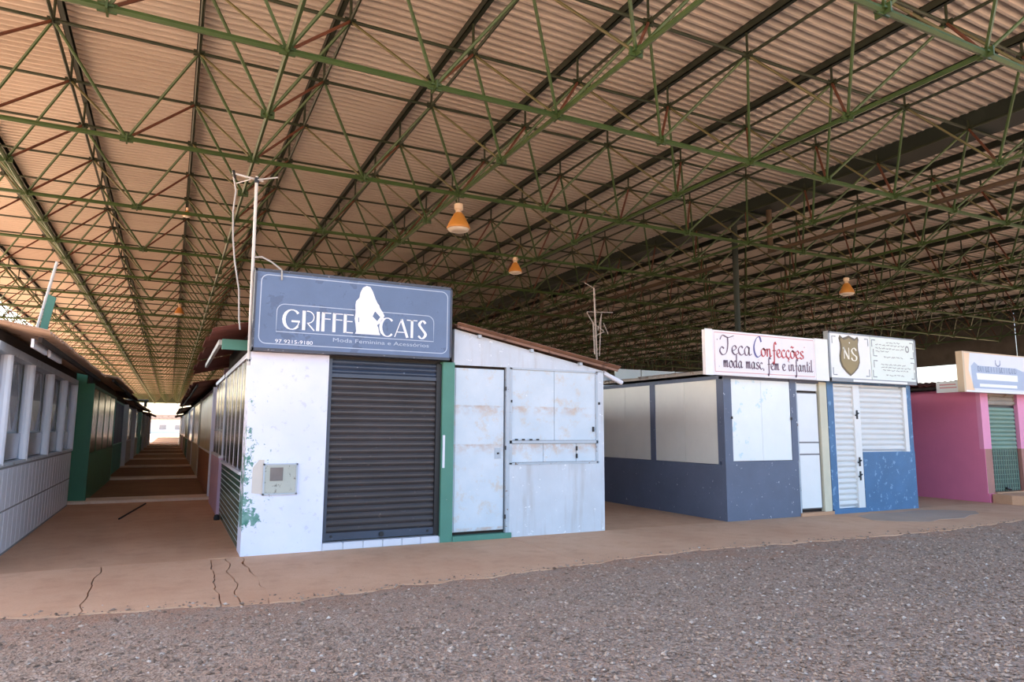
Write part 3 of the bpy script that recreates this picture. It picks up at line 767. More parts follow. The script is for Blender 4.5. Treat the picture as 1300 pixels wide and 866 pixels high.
def deco(ch, x, z, h, w):
    """thick and thin capital strokes: returns list of (points, width)"""
    T, t = .042, .013; S_ = []
    if ch == 'G': S_ = [('arc', arc(x+w/2, z+h/2, w/2, h/2, 40, 320)), ([(x+w*.48, z+h*.42), (x+w, z+h*.42)], .026), ([(x+w*.95, z+h*.42), (x+w*.86, z+h*.16)], t)]
    if ch == 'C': S_ = [('arc', arc(x+w/2, z+h/2, w/2, h/2, 45, 315))]
    if ch == 'R': S_ = [([(x, z), (x, z+h)], T), (arc(x+w*.35, z+h*.68, w*.6, h*.31, 100, -95), t), ([(x+w*.35, z+h*.38), (x+w, z)], t*1.3)]
    if ch == 'I': S_ = [([(x, z), (x, z+h)], T)]
    if ch == 'F': S_ = [([(x, z), (x, z+h)], T), ([(x, z+h*.97), (x+w, z+h*.97)], t), ([(x, z+h*.66), (x+w*.95, z+h*.66)], t)]
    if ch == 'E': S_ = [([(x, z), (x, z+h)], T), ([(x, z+h*.97), (x+w, z+h*.97)], t), ([(x, z+h*.62), (x+w*.9, z+h*.62)], t), ([(x, z+h*.03), (x+w, z+h*.03)], t)]
    if ch == 'A': S_ = [([(x, z), (x+w*.48, z+h)], t), ([(x+w*.48, z+h), (x+w*.95, z)], T*.9), ([(x+w*.14, z+h*.28), (x+w*.8, z+h*.28)], t)]
    if ch == 'T': S_ = [([(x+w/2, z), (x+w/2, z+h)], T*.9), ([(x, z+h*.97), (x+w, z+h*.97)], t)]
    if ch == 'S': S_ = [('arc', cr([(x+w*.9, z+h*.85), (x+w*.55, z+h), (x+w*.15, z+h*.78), (x+w*.5, z+h*.52), (x+w*.92, z+h*.24), (x+w*.5, z), (x+w*.05, z+h*.14)], 4))]
    for p, q in S_:
        if p == 'arc': ik.stroke([tuple(v) for v in q], .044, .013, .0, smooth=False)
        else: ik.stroke(p, q, smooth=False)
ik = Ink(yi-.001); lz, lh = 2.905, .262
for ch, a, b in (('G',360.5,381),('R',386,399.5),('I',404,404),('F',410.5,420.5),('F',424.5,435.5),('E',438.5,449)):
    ik = Ink(yi-.001); deco(ch, X(a, 405), lz, lh, X(b, 405)-X(a, 405)); ik.obj('letter', M_INKW, S)
for ch, a, b in (('C',483.5,500.5),('A',501.5,518.5),('T',516.5,530),('S',531,541.5)):
    ik = Ink(yi-.001); deco(ch, X(a, 415), lz-.01, lh, X(b, 415)-X(a, 415)); ik.obj('letter', M_INKW, S)
bfont('Moda Feminina e Acessórios', X(423, 430), 2.775, .055, yi-.001, M_INKF, S, width=X(545, 440)-X(423, 440))
bfont('97 9215-9180', X(349, 438), 2.715, .05, yi-.001, M_INKW, S, width=X(397, 438)-X(349, 438))

# ================================================================== TECA kiosk
Y2 = 9.45; XT = 9.0
T = empty('clothing_kiosk', (10.4, Y2, 0), 'slate blue kiosk with cream metal panels under the Teca sign', 'kiosk')
bx('front_wall', (XT, 10.84, Y2, Y2+.1, 0, 1.05), M_NAVY, T)
bx('corner_post', (XT, 9.19, Y2, Y2+.14, 1.05, 2.6), M_NAVY, T); bx('post', (10.70, 10.86, Y2, Y2+.12, 1.05, 2.6), M_NAVY, T)
bx('top_rail', (XT, 11.7, Y2+.02, Y2+.1, 2.55, 2.72), M_NAVY, T)
wp = bx('window_backing', (9.19, 10.7, Y2+.04, Y2+.06, 1.05, 2.56), M_DARK, T)
for a, b in ((9.195, 9.94), (9.946, 10.695)): bx('metal_panel', (a, b, Y2+.012, Y2+.04, 1.06, 2.555), M_PANELW, wp)
for x in (9.18, 10.70): bx('latch', (x-.02, x+.02, Y2-.012, Y2+.0, 1.82, 1.87), M_BLACK, wp)
dr = bx('door', (10.90, 11.50, Y2+.05, Y2+.08, .12, 2.36), M_GROUTD, T)
for a, b in ((.14, 1.145), (1.175, 1.375), (1.405, 2.34)): bx('door_panel', (10.93, 11.47, Y2+.035, Y2+.05, a, b), M_DOORW, dr)
bx('door_backing', (10.86, 11.72, Y2+.085, Y2+.1, 0, 2.56), M_DARK, T)
bx('transom_panel', (10.9, 11.5, Y2+.045, Y2+.07, 2.40, 2.54), M_DOORW, T)
bx('door_jamb', (10.86, 10.895, Y2+.01, Y2+.09, .05, 2.56), M_FRAME, T); bx('door_jamb', (11.52, 11.72, Y2+.0, Y2+.09, .05, 2.58), M_CREAMW, T)
bx('door_sill', (10.84, 11.74, Y2-.03, Y2+.1, 0, .06), M_CONC2, T)
bx('side_wall', (XT, XT+.1, Y2+.1, 16.9, 0, .99), M_NAVY, T)
sb = bx('panel_backing', (XT+.05, XT+.07, Y2+.14, 16.9, .99, 2.56), M_NAVY, T)
ps = [9.63, 11.44, 11.60, 13.40, 13.56, 15.2, 15.36, 16.8]
for a, b in zip(ps[0::2], ps[1::2]):
    m_ = (a+b)/2
    bx('metal_panel', (XT+.015, XT+.05, a, m_-.003, 1.0, 2.55), M_PANEL, sb); bx('metal_panel', (XT+.015, XT+.05, m_+.003, b, 1.0, 2.55), M_PANEL, sb)
for a, b in ((9.59, 9.63), (11.44, 11.60), (13.40, 13.56), (15.2, 15.36), (16.8, 16.9)): bx('mullion', (XT, XT+.06, a, b, .99, 2.56), M_NAVY, sb)
bx('wall_plate', (XT-.005, XT+.1, Y2+.1, 16.9, 2.55, 2.62), M_NAVY, T)
bx('rear_wall', (XT+.1, 11.7, 16.8, 16.9, 0, 2.6), M_GREYW, T)
gable_roof(T, 8.86, 2.69, 11.735, 2.98, None, 0, 9.62, 16.95, M_ROOFG)
bx('eave_trim', (8.84, 8.87, 9.62, 16.95, 2.655, 2.715), M_ROOFG, T)
# --- NS kiosk
NK = empty('clothing_kiosk', (13.1, Y2, 0), 'bright blue kiosk with white louvred door and shutter under shield sign', 'kiosk')
bx('jamb', (11.74, 11.92, Y2, Y2+.12, 0, 2.6), M_BLUE, NK)
bx('door_backing', (11.92, 12.72, Y2+.08, Y2+.1, .05, 2.58), M_LOUV, NK)
ld = bx('louvred_door', (11.92, 11.96, Y2+.02, Y2+.08, .11, 2.53), M_LOUV, NK)
shutter(ld, 11.96, 12.50, .13, 2.52, Y2+.06, .108, M_LOUV, .035, 'louvre_slat')
bx('door_stile', (12.50, 12.69, Y2-.005, Y2+.08, .08, 2.55), M_LOUV, ld)
bx('door_head', (11.92, 12.69, Y2+.0, Y2+.08, 2.52, 2.56), M_LOUV, ld)
for z in (1.95, 1.0, .72):
    hnd = bx('lock_plate', (12.56, 12.60, Y2-.018, Y2-.005, z-.09, z+.09), M_BLACK, ld); part('handle', MB().tube((12.50, Y2-.035, z-.02), (12.6, Y2-.035, z+.03), .014, 8), M_BLACK, hnd)
ls = bx('louvred_shutter', (12.69, 12.72, Y2+.03, Y2+.08, 1.2, 2.55), M_LOUV, NK)
shutter(ls, 12.72, 14.10, 1.21, 2.53, Y2+.07, .108, M_LOUV, .035, 'louvre_slat')
bx('shutter_stile', (14.10, 14.22, Y2+.0, Y2+.08, 1.19, 2.56), M_LOUV, ls)
bx('shutter_backing', (12.69, 14.22, Y2+.085, Y2+.11, 1.19, 2.6), M_LOUV, NK)
bx('base_wall', (12.70, 14.36, Y2-.01, Y2+.11, 0, 1.19), M_BLUE, NK)
bx('corner_post', (14.22, 14.36, Y2+.0, Y2+.11, 1.19, 2.6), M_BLUE, NK)
bx('door_sill', (11.74, 12.72, Y2-.03, Y2+.1, 0, .09), M_BLUE, NK)
bx('top_rail', (11.74, 14.36, Y2+.02, Y2+.11, 2.57, 2.72), M_BLUE, NK)
bx('side_wall', (14.26, 14.36, Y2+.11, 16.9, 0, 2.6), M_BLUE, NK); bx('rear_wall', (11.74, 14.26, 16.8, 16.9, 0, 2.6), M_GREYW, NK)
gable_roof(NK, None, 0, 11.75, 2.98, 14.6, 2.69, 9.62, 16.95, M_ROOFG)

# --- Teca signboard
M_BOARD = paint('white_board', srgb(240, 234, 236), srgb(224, 206, 208), .66, 4, .5, .05)
M_BOARD2 = paint('white_board_plain', srgb(240, 240, 238), rough=.5, var=.05)
M_INKR = flat('red_letter', srgb(196, 70, 76), .5); M_INKP = flat('plum_letter', srgb(112, 84, 104), .5); M_INKB = flat('blue_violet_letter', srgb(92, 88, 150), .5)
M_INKG = flat('grey_letter', srgb(150, 152, 152), .6); M_INKPK = flat('pale_red_line', srgb(222, 160, 162), .6)
yb = 9.27
ST = empty('signboard', (10.0, 9.34, 2.6), 'white signboard with red and plum script reading Teca Confecções', 'sign')
bx('board', (8.46, 11.58, yb+.005, yb+.1, 2.6, 3.41), M_BOARD, ST)
bx('edge_strip', (8.44, 8.61, yb-.004, yb+.005, 2.59, 3.42), M_BOARD2, ST); bx('edge_strip', (11.24, 11.6, yb-.004, yb+.005, 2.59, 3.42), M_BOARD2, ST)
for x in (8.9, 9.9, 10.9): bx('bracket', (x, x+.04, yb+.1, 9.475, 2.62, 2.70), M_BLACK, ST)
yy = yb+.001
ik = Ink(yy); ik.stroke([(8.66,2.66),(11.2,2.66),(11.2,3.37),(8.66,3.37),(8.66,2.66)], .012, smooth=False); ik.obj('border_line', M_INKPK, ST)
ik = Ink(yy); xe = script(ik, '"Teca', 8.70, 2.985, .165, .036, .014, width=.86); ik.obj('lettering', M_INKP, ST)
ik = Ink(yy); xe = script(ik, 'C', 9.60, 2.985, .17, .042, .014, 1.15); ik.obj('lettering', M_INKB, ST)
ik = Ink(yy); script(ik, 'onfecções"', 9.79, 2.99, .15, .040, .015, width=1.2); ik.obj('lettering', M_INKR, ST)
ik = Ink(yy); script(ik, '. moda masc, fem e infantil', 8.74, 2.745, .125, .032, .013, width=2.42); ik.obj('lettering', M_INKP, ST)
# --- shield sign
SN = empty('signboard', (13, 9.34, 2.6), 'white signboard with a gold shield marked NS and faded script', 'sign')
bx('board', (11.66, 12.88, yb+.005, yb+.1, 2.66, 3.57), M_BOARD2, SN); M_BOARDG = paint('pale_green_board', srgb(230, 238, 230), rough=.5, var=.06)
bx('board', (12.90, 14.33, yb+.005, yb+.1, 2.66, 3.57), M_BOARDG, SN)
M_ALU = paint('grey_trim', srgb(140, 144, 150), rough=.4, var=.15)
for b in ((11.62,11.67,2.6,3.60),(14.32,14.36,2.6,3.59),(11.62,14.36,2.6,2.67),(11.62,14.36,3.56,3.59)): bx('edge_trim', (b[0], b[1], yb-.006, yb+.1, b[2], b[3]), M_ALU, SN)
for x in (12.0, 13.0, 14.0): bx('bracket', (x, x+.04, yb+.1, 9.475, 2.62, 2.70), M_BLACK, SN)
bx('lower_strip', (12.3, 14.0, yb-.01, yb-.006, 2.605, 2.65), M_BOARD2, SN)
M_GOLD = paint('gold_shield', srgb(142, 116, 58), srgb(160, 140, 80), .6, 3, .35, .15); M_GOLDD = flat('dark_gold_rim', srgb(88, 70, 38), .4); M_SHINE = flat('cream_letter', srgb(246, 238, 220), .4)
sc_, sz = 12.235, 3.12
shp = [(-.30,.36),(-.27,.42),(-.19,.37),(-.08,.40),(0,.43),(.08,.40),(.19,.37),(.27,.42),(.30,.36),(.27,.26),(.27,.14),(.30,0),(.30,-.12),(.24,-.24),(.12,-.34),(0,-.41),(-.12,-.34),(-.24,-.24),(-.30,-.12),(-.30,0),(-.27,.14),(-.27,.26)]
part('shield_rim', MB().prism([(sc_+a*.98, sz+b*.98) for a, b in shp], 'y', yb-.006, yb+.005), M_GOLDD, SN)
part('shield', MB().prism([(sc_+a*.86, sz-.005+b*.88) for a, b in shp], 'y', yb-.010, yb-.006), M_GOLD, SN, 'gold shield with letters')
ik = Ink(yb-.012)
for s_, w_ in (([(-.17,-.06),(-.17,.16)],.022),([(-.19,.17),(-.04,-.06)],.045),([(-.03,-.07),(-.03,.17)],.022)): ik.stroke([(sc_+a, sz+b) for a, b in s_], w_, smooth=False)
ik.obj('lettering', M_SHINE, SN, 'cream letter N'); ik = Ink(yb-.012)
ik.stroke([(sc_+a, sz+b) for a, b in ((.20,.12),(.13,.17),(.06,.12),(.10,.05),(.19,-.01),(.17,-.08),(.08,-.08),(.04,-.03))], .045, .016, .2)
ik.obj('lettering', M_SHINE, SN, 'cream letter S'); ik = Ink(yb-.012); ik.stroke([(sc_-.012, sz+.27), (sc_+.018, sz+.27)], .03, smooth=False); ik.obj('dot', M_SHINE, SN)
ik = Ink(yb+.001)
def bracket(x, z, sx, sz_, L=.11): ik.stroke([(x, z+sz_*L*1.3), (x, z), (x+sx*L, z)], .022, smooth=False)
for (x, z, a, b) in ((11.74,3.5,1,-1),(12.82,3.5,-1,-1),(11.74,2.73,1,1),(12.82,2.73,-1,1),(12.94,3.5,1,-1),(14.28,3.5,-1,-1),(12.94,2.73,1,1),(14.28,2.73,-1,1),(12.98,3.17,1,1),(12.98,3.07,1,-1),(14.28,3.17,-1,1),(14.28,3.07,-1,-1)): bracket(x, z, a, b)
ik.obj('corner_brackets', M_ALU, SN)
ik = Ink(yb+.001); rr_ = random.Random(4)
for z, a, b in ((3.47,13.4,13.75),(3.41,13.05,13.95),(3.34,13.05,13.9),(3.27,13.05,13.45),(3.16,13.3,13.9),(3.0,13.2,13.95),(2.94,13.2,14.05),(2.88,13.25,14.05),(2.78,13.35,13.95)):
    x = a
    while x < b:
        L = rr_.uniform(.05, .13); ik.stroke([(x+L*i/5, z+rr_.uniform(-.012, .012)) for i in range(6)], .012); x += L+.03
ik.stroke(arc(14.08, 3.36, .05, .06, 0, 360), .03, smooth=False)
ik.obj('faded_script', M_INKG, SN, 'faded grey handwriting too worn to read')

# ================================================================== pink kiosk
PK = empty('market_kiosk', (19.5, 9.5, 0), 'pink kiosk with green roller shutter and grille beside paved step', 'kiosk')
py = 9.5
bx('side_wall', (17.0, 17.1, py+.1, 16.9, 0, 2.62), M_PINK, PK)
bx('front_wall', (17.0, 17.30, py, py+.1, 1.22, 2.62), M_PINKL, PK); bx('lower_wall', (17.02, 17.30, py+.002, py+.1, .2, 1.22), M_BROWN, PK); bx('corner_strip', (17.0, 17.02, py-.004, py+.1, .2, 1.22), M_PINK, PK)
bx('plinth', (17.0, 17.30, py-.03, py+.1, 0, .2), M_PINK, PK)
bx('front_wall', (18.52, 22.4, py, py+.1, 1.22, 2.62), M_PINKL, PK); bx('lower_wall', (18.52, 22.4, py+.002, py+.1, 0, 1.22), M_BROWN, PK)
sh = bx('shutter_frame', (17.28, 18.54, py+.09, py+.11, .2, 2.62), M_BLACK, PK)
shutter(sh, 17.32, 18.44, 1.2, 2.2, py+.07, .1, M_GSLAT, .025); shutter(sh, 17.31, 18.47, 2.26, 2.56, py+.05, .1, M_ROOFG, .025, 'header_slat')
gr = bx('grille', (17.32, 18.42, py+.075, py+.085, .24, 1.2), M_GRILL, PK, 'dark green mesh grille')
for j in range(12): bx('grille_bar', (17.35+j*.095, 17.365+j*.095, py+.045, py+.06, .24, 1.2), M_GSLAT, gr)
for j in range(9): bx('grille_bar', (17.32, 18.42, py+.055, py+.068, .28+j*.11, .292+j*.11), M_GSLAT, gr)
part('lock', MB().tube((17.8, py+.02, .30), (17.95, py+.02, .27), .03, 8), M_BLACK, gr)
bx('threshold', (17.28, 18.54, py-.06, py+.1, 0, .22), M_CONC2, PK)
bx('rear_wall', (17.1, 22.4, 16.8, 16.9, 0, 2.6), M_GREYW, PK); bx('right_wall', (22.3, 22.4, py+.1, 16.8, 0, 2.6), M_PINK, PK)
gable_roof(PK, 16.55, 2.72, 19.7, 3.0, 22.7, 2.72, 9.62, 16.95, M_ROOFK, M_EAVE)
bx('eave_beam', (16.6, 16.66, 9.66, 16.9, 2.62, 2.69), M_DARK, PK); bx('fascia_board', (17.0, 22.3, py+.02, py+.08, 2.62, 2.8), M_DARK, PK)
tag(part('paved_step', MB().prism([(17.2,8.55),(22,8.5),(22,9.43),(17.05,9.43),(17.0,9.0)], 'z', 0, .2), M_CONC), 'low worn concrete step before the pink kiosk', 'step')
ys = 9.2
M_PEACHS = paint('peach_sign', srgb(240, 206, 170), rough=.5, var=.06); M_PALEB = paint('pale_blue_sign', srgb(222, 226, 236), rough=.5, var=.06); M_GRB = flat('grey_blue_print', srgb(170, 186, 212), .5)
PS = empty('signboard', (17.7, ys, 2.55), 'peach edged signboard with faded grey-blue print above pink kiosk', 'sign')
bx('board', (15.96, 20.2, ys+.005, ys+.12, 2.53, 3.41), M_PALEB, PS)
bx('edge_trim', (15.9, 15.97, ys-.004, ys+.14, 2.51, 3.43), M_CREAM, PS); bx('edge_trim', (15.97, 20.2, ys-.004, ys+.13, 3.405, 3.43), M_CREAM, PS); bx('edge_trim', (15.97, 20.2, ys-.004, ys+.13, 2.51, 2.545), M_BOARD2, PS)
ik = Ink(ys+.002); ik.poly([(15.98,2.55),(16.3,2.55),(16.12,3.0),(16.2,3.40),(15.98,3.40)]); ik.obj('peach_band', M_PEACHS, PS)
ik = Ink(ys+.002); ik.poly([(16.25,2.6),(18.6,2.6),(18.6,3.05),(18.3,3.05),(18.0,3.12),(16.5,3.12),(16.35,3.2),(16.22,3.1)]); ik.obj('blue_field', M_GRB, PS)
ik = Ink(ys+.001); ik.poly([(16.42,2.80),(18.05,2.80),(18.05,2.95),(16.40,2.95)]); ik.poly([(16.5,2.64),(18.0,2.64),(18.0,2.71),(16.5,2.71)]); ik.obj('white_bars', M_INKW, PS)
M_INKS = flat('slate_print', srgb(126, 140, 172), .6)
ik = Ink(ys+.0008); rz = random.Random(9); xq = 16.48
while xq < 17.95:
    wq = rz.uniform(.05, .1)
    ik.stroke([(xq, 2.985), (xq, 3.11)], .018, smooth=False)
    if rz.random() < .6: ik.stroke(arc(xq+wq/2, 3.05, wq/2, .06, rz.uniform(60, 160), rz.uniform(260, 420)), .016, smooth=False)
    xq += wq+.035
ik.obj('worn_print', M_INKS, PS, 'worn blue print too faded to read')
ik = Ink(ys+.0008); ik.stroke(arc(17.28, 3.21, .09, .07, 180, 360), .03, smooth=False); ik.stroke([(17.19,3.21),(17.19,3.28)], .02, smooth=False); ik.stroke([(17.37,3.21),(17.37,3.28)], .02, smooth=False); ik.obj('print_mark', M_INKS, PS)
SS = empty('small_sign', (16.5, 9.9, 2.6), 'small white sign with faint red print under the pink kiosk eave', 'sign')
bx('board', (16.50, 16.53, 9.66, 10.2, 2.54, 2.80), M_BOARD2, SS)
for j in range(2): bx('print_line', (16.496, 16.50, 9.72+.02*j, 10.12, 2.64+.07*j, 2.67+.07*j), M_INKPK, SS)

# ================================================================== aisle rows
def aisle_kiosk(side, xf, xb, y0, y1, low, up, post, label, roofm, kind='glass', cat='kiosk', zl=1.0, eave=None, npan=4, extra=None):
    """kiosk in the rows along an aisle; side is the direction its visible wall faces"""
    k = empty('market_kiosk', ((xf+xb)/2, y0, 0), label, cat); s = side
    def X_(a): return xf-s*a            # a metres behind the face
    zt = 2.5; zz_ = 2.62 if eave is None else eave
    bx('lower_wall', (X_(0), X_(.1), y0+.12, y1, 0, zl), low, k)
    bx('front_post', (X_(-.03 if s < 0 or y0 < 18 else -.15), X_(.18), y0, y0+.12, 0, zt+.06), post, k)
    bx('sill', (X_(-.015), X_(.1), y0+.12, y1, zl, zl+.035), post, k)
    w = (y1-y0-.12)/npan
    for j in range(npan):
        a = y0+.12+j*w
        wd = bx('window_frame', (X_(.012), X_(.06), a+w-.05, a+w, zl+.035, zt), post, k)
        if kind == 'glass':
            bx('pane', (X_(.02), X_(.035), a+.005, a+w/2-.01, zl+.04, zt-.01), up, wd); bx('pane', (X_(.02), X_(.035), a+w/2+.01, a+w-.055, zl+.04, zt-.01), up, wd)
        else:
            bx('panel', (X_(.012), X_(.04), a+.005, a+w-.055, zl+.04, zt-.01), up, wd)
    bx('head_rail', (X_(0), X_(.1), y0+.12, y1, zt, zt+.06), post, k); bx('wall_plate', (X_(.03), X_(.1), y0+.12, y1, zt+.06, zz_+.07), M_DARK, k); bx('wall_plate', (xb, xb+s*.1, y0+.12, y1-.1, zt, zz_), M_DARK, k)
    bx('front_wall', (X_(.18), xb, y0+.02, y0+.12, 0, zt), low, k); bx('rear_wall', (X_(.1), xb, y1-.1, y1-.005, 0, zt), low, k)
    bx('back_wall', (xb, xb+s*.1, y0+.12, y1-.1, 0, zt), low, k)
    xm = (xf+xb)/2; e = X_(-.48); zz = 2.62 if eave is None else eave
    if s < 0: gable_roof(k, e, zz, xm, zz+.6, xb+.3, zz, y0-.1, y1, roofm)
    else: gable_roof(k, xb-.3, zz, xm, zz+.6, e, zz, y0-.1, y1, roofm)
    bx('eave_batten', (X_(-.40), X_(-.36), y0-.08, y1, zz-.06, zz-.01), M_DARK, k)
    zf = zz+.6*(.48+.12)/(abs(xm-xf)+.48)
    gable_fill(k, X_(.12), zf, xm, zz+.6, xb, zz+.06, zt, (y0+.04, y1-.08), low)
    return k
# right-hand row behind the Griffe kiosk
xr, xrb = .89, 6.3
bl = empty('market_kiosk', (2.3, 13.98, 0), 'lilac kiosk with tall tinted windows right behind Griffe kiosk', 'kiosk')
bx('lower_wall', (.86, 1.0, 14.0, 16.7, 0, 1.05), M_LILAC, bl); bx('window_sill', (.85, 1.0, 14.0, 16.7, 1.05, 1.09), M_WHITE, bl)
for j in range(3):
    wf = bx('window_frame', (.895, .95, 14.0+j*.9, 14.05+j*.9, 1.09, 2.55), M_WHITE, bl); bx('pane', (.90, .92, 14.055+j*.9, 14.895+j*.9, 1.09, 2.55), M_BROWNG, wf)
    bx('glazing_bar', (.895, .9, 14.055+j*.9, 14.895+j*.9, 1.55, 1.58), M_GREYW, wf)
bx('head_rail', (.87, 1.0, 14.0, 16.7, 2.55, 2.62), M_WHITE, bl); bx('rear_wall', (.9, 3.7, 16.7, 16.8, 0, 2.55), M_LILAC, bl)
gable_roof(bl, .40, 2.82, 2.4, 3.36, 3.72, 3.12, 14.0, 16.9, M_ROOFK, M_EAVE)
gable_fill(bl, 1.02, 2.98, 2.4, 3.36, 3.68, 3.12, 2.62, (16.72,), M_LILAC)
rows_r = [
 (M_PEACH, M_CREAMW, M_WHITE, 'peach and cream kiosk with white corner post beyond the lilac kiosk', 'panel', M_EAVE),
 (M_CREAMW, M_BROWNG, M_CREAMW, 'cream kiosk with brown windows beyond the peach kiosk', 'glass', M_EAVE),
 (M_GREYW, M_GREYG, M_WHITE, 'grey kiosk with white post, fourth block along the aisle', 'glass', M_ROOFK),
 (M_TEAL, M_CREAMW, M_WHITE, 'dull teal kiosk with cream panels, fifth block along the aisle', 'panel', M_ROOFK),
 (M_GREYW, M_BROWNG, M_CREAMW, 'grey kiosk with cream post, sixth block along the aisle', 'glass', M_EAVE),
 (M_LILAC, M_GREYG, M_WHITE, 'pale lilac kiosk, seventh block along the aisle', 'glass', M_ROOFK),
 (M_CREAMW, M_GREYG, M_GREYW, 'cream kiosk, eighth block along the aisle', 'glass', M_ROOFK),
 (M_GREYW, M_CREAMW, M_WHITE, 'grey kiosk at the open far end of the aisle', 'panel', M_ROOFK)]
for j, (lo, up, po, lab, kd, rm) in enumerate(rows_r):
    aisle_kiosk(-1, xr+(0 if j else .0), xrb, BANDS[j]+.25, BANDS[j+1]+.1, lo, up, po, lab, rm, kd, eave=2.62+.05*(j % 3))
# left-hand row: white tiled kiosk with pressed metal panels first
xl, xlb = -1.8, -7.2
LK = empty('market_kiosk', (-4.5, 9.46, 0), 'white tiled kiosk with diamond pressed metal panels and pale posts', 'kiosk')
lw = bx('lower_wall', (xl-.1, xl, 9.46, 16.95, 0, 1.12), M_GROUTD, LK)
tiles_x(lw, xl, 1, 9.5, 16.9, .02, 1.10, .30, .54, M_WTILE, gap=.026, t=.005)
bx('sill', (xl-.1, xl+.02, 9.46, 16.95, 1.12, 1.16), M_FRAME, LK)
bb = bx('panel_backing', (xl-.17, xl-.13, 9.5, 16.95, 1.16, 2.5), M_FRAME, LK)
posts = [9.5, 10.2, 11.75, 13.6, 15.3, 16.85]
for a, b in zip(posts, posts[1:]):
    bx('lower_panel', (xl-.10, xl-.07, a+.08, b-.03, 1.18, 1.52), M_DIAM, bb)
    n = 2; w = (b-a-.11)/n
    for q in range(n):
        y0 = a+.08+q*w; y1 = y0+w-.012; z0, z1 = 1.545, 2.48; mb = MB(); ym, zm = (y0+y1)/2, (z0+z1)/2
        vs = [(xl-.13,y0,z0),(xl-.13,y1,z0),(xl-.13,y1,z1),(xl-.13,y0,z1),(xl-.12,ym,z0),(xl-.12,y1,zm),(xl-.12,ym,z1),(xl-.12,y0,zm),(xl-.075,ym,zm)]
        mb.add(vs, [(0,4,7),(1,5,4),(2,6,5),(3,7,6),(4,5,8),(5,6,8),(6,7,8),(7,4,8)])
        part('diamond_panel', mb, M_DIAM, bb)
for a in posts[1:]: part('post', MB().tube((xl-.04, a+.02, 1.14), (xl-.04, a+.02, 2.48), .07, 12), M_WTILE, LK)
bx('head_rail', (xl-.12, xl+.02, 9.46, 16.95, 2.48, 2.58), M_FRAME, LK); bx('wall_plate', (xl-.12, xl-.02, 9.46, 16.95, 2.58, 2.73), M_DARK, LK); bx('wall_plate', (xlb-.1, xlb, 9.46, 16.95, 2.55, 2.7), M_DARK, LK)
bx('front_wall', (xlb, xl-.1, 9.46, 9.56, 0, 2.55), M_WHITE, LK); bx('rear_wall', (xlb, xl-.1, 16.85, 16.95, 0, 2.55), M_GREYW, LK); bx('back_wall', (xlb-.1, xlb, 9.46, 16.95, 0, 2.55), M_GREYW, LK)
gable_roof(LK, xlb-.3, 2.68, -4.5, 3.3, xl+.5, 2.66, 9.3, 16.95, M_ROOFT)
for a, b in ((9.5, 10.5), (10.75, 11.8)): bx('fascia_board', (xl+.30, xl+.33, a, b, 2.52, 2.62), M_WHITE, LK)
gable_fill(LK, xl-.13, 2.78, -4.5, 3.3, xlb, 2.74, 2.55, (9.48, 16.88), M_GREYW)
bx('eave_batten', (xl+.38, xl+.42, 9.4, 16.9, 2.57, 2.63), M_DARK, LK)
rows_l = [
 (M_DGREEN, M_BROWNG, M_DGREEN, 'dark green kiosk with brown glass beyond the white tiled kiosk', 'glass', M_ROOFT),
 (M_TEAL, M_MBLUE, M_PTEAL, 'teal kiosk with blue panels beyond the dark green kiosk', 'panel', M_EAVE),
 (M_GREYW, M_BROWNG, M_WHITE, 'grey kiosk with white post beyond the teal kiosk', 'glass', M_ROOFT),
 (M_GREYW, M_GREYG, M_WHITE, 'grey kiosk opposite the dull teal one down the aisle', 'glass', M_ROOFT),
 (M_TEAL, M_GREYG, M_PTEAL, 'greenish kiosk opposite the sixth block down the aisle', 'glass', M_EAVE),
 (M_CREAMW, M_BROWNG, M_WHITE, 'cream kiosk opposite the pale lilac one down the aisle', 'glass', M_ROOFT),
 (M_GREYW, M_CREAMW, M_WHITE, 'grey kiosk opposite the eighth block down the aisle', 'panel', M_ROOFK),
 (M_PEACH, M_CREAMW, M_WHITE, 'ochre kiosk across the open far end of the aisle', 'panel', M_ROOFK)]
for j, (lo, up, po, lab, kd, rm) in enumerate(rows_l):
    aisle_kiosk(1, xl+(.24 if j == 0 else .08), xlb, BANDS[j]+.25, BANDS[j+1]+.1, lo, up, po, lab, rm, kd, eave=2.62+.05*((j+1) % 3))
# blocks behind the front kiosks further right: only their roofs and gables show
blocks = [(9.0, 14.4, 'white gabled kiosk behind the Teca kiosk', M_WHITE), (17.0, 22.4, 'brown roofed kiosk behind the pink kiosk', M_PINK)]
for (a, b, lab, mt_) in blocks:
    aisle_kiosk(-1, a, b, BANDS[0]+.3, BANDS[1]-.2, mt_, M_CREAMW, M_WHITE, lab, M_ROOFK, 'panel', eave=2.75)
aisle_kiosk(-1, 9.0, 14.4, BANDS[1]+.3, BANDS[2]-.2, M_CREAMW, M_CREAMW, M_WHITE, 'cream kiosk two blocks behind the Teca kiosk', M_ROOFK, 'panel', eave=2.8)
aisle_kiosk(-1, 17.0, 22.4, BANDS[1]+.3, BANDS[2]-.2, M_GREYW, M_CREAMW, M_WHITE, 'grey kiosk two blocks behind the pink kiosk', M_ROOFK, 'panel', eave=2.8)
aisle_kiosk(-1, 25.1, 30.5, 9.5, 16.9, M_CREAMW, M_CREAMW, M_WHITE, 'cream kiosk across the next aisle from the pink kiosk', M_EAVE, 'panel', eave=2.7)
aisle_kiosk(-1, 25.1, 30.5, BANDS[0]+.3, BANDS[1]-.2, M_GREYW, M_CREAMW, M_WHITE, 'grey kiosk behind the cream one across the next aisle', M_ROOFK, 'panel', eave=2.8)
FB = empty('fascia_sign', (13.9, 17.2, 3), 'blank white fascia board on the roof behind the Teca kiosk', 'sign')
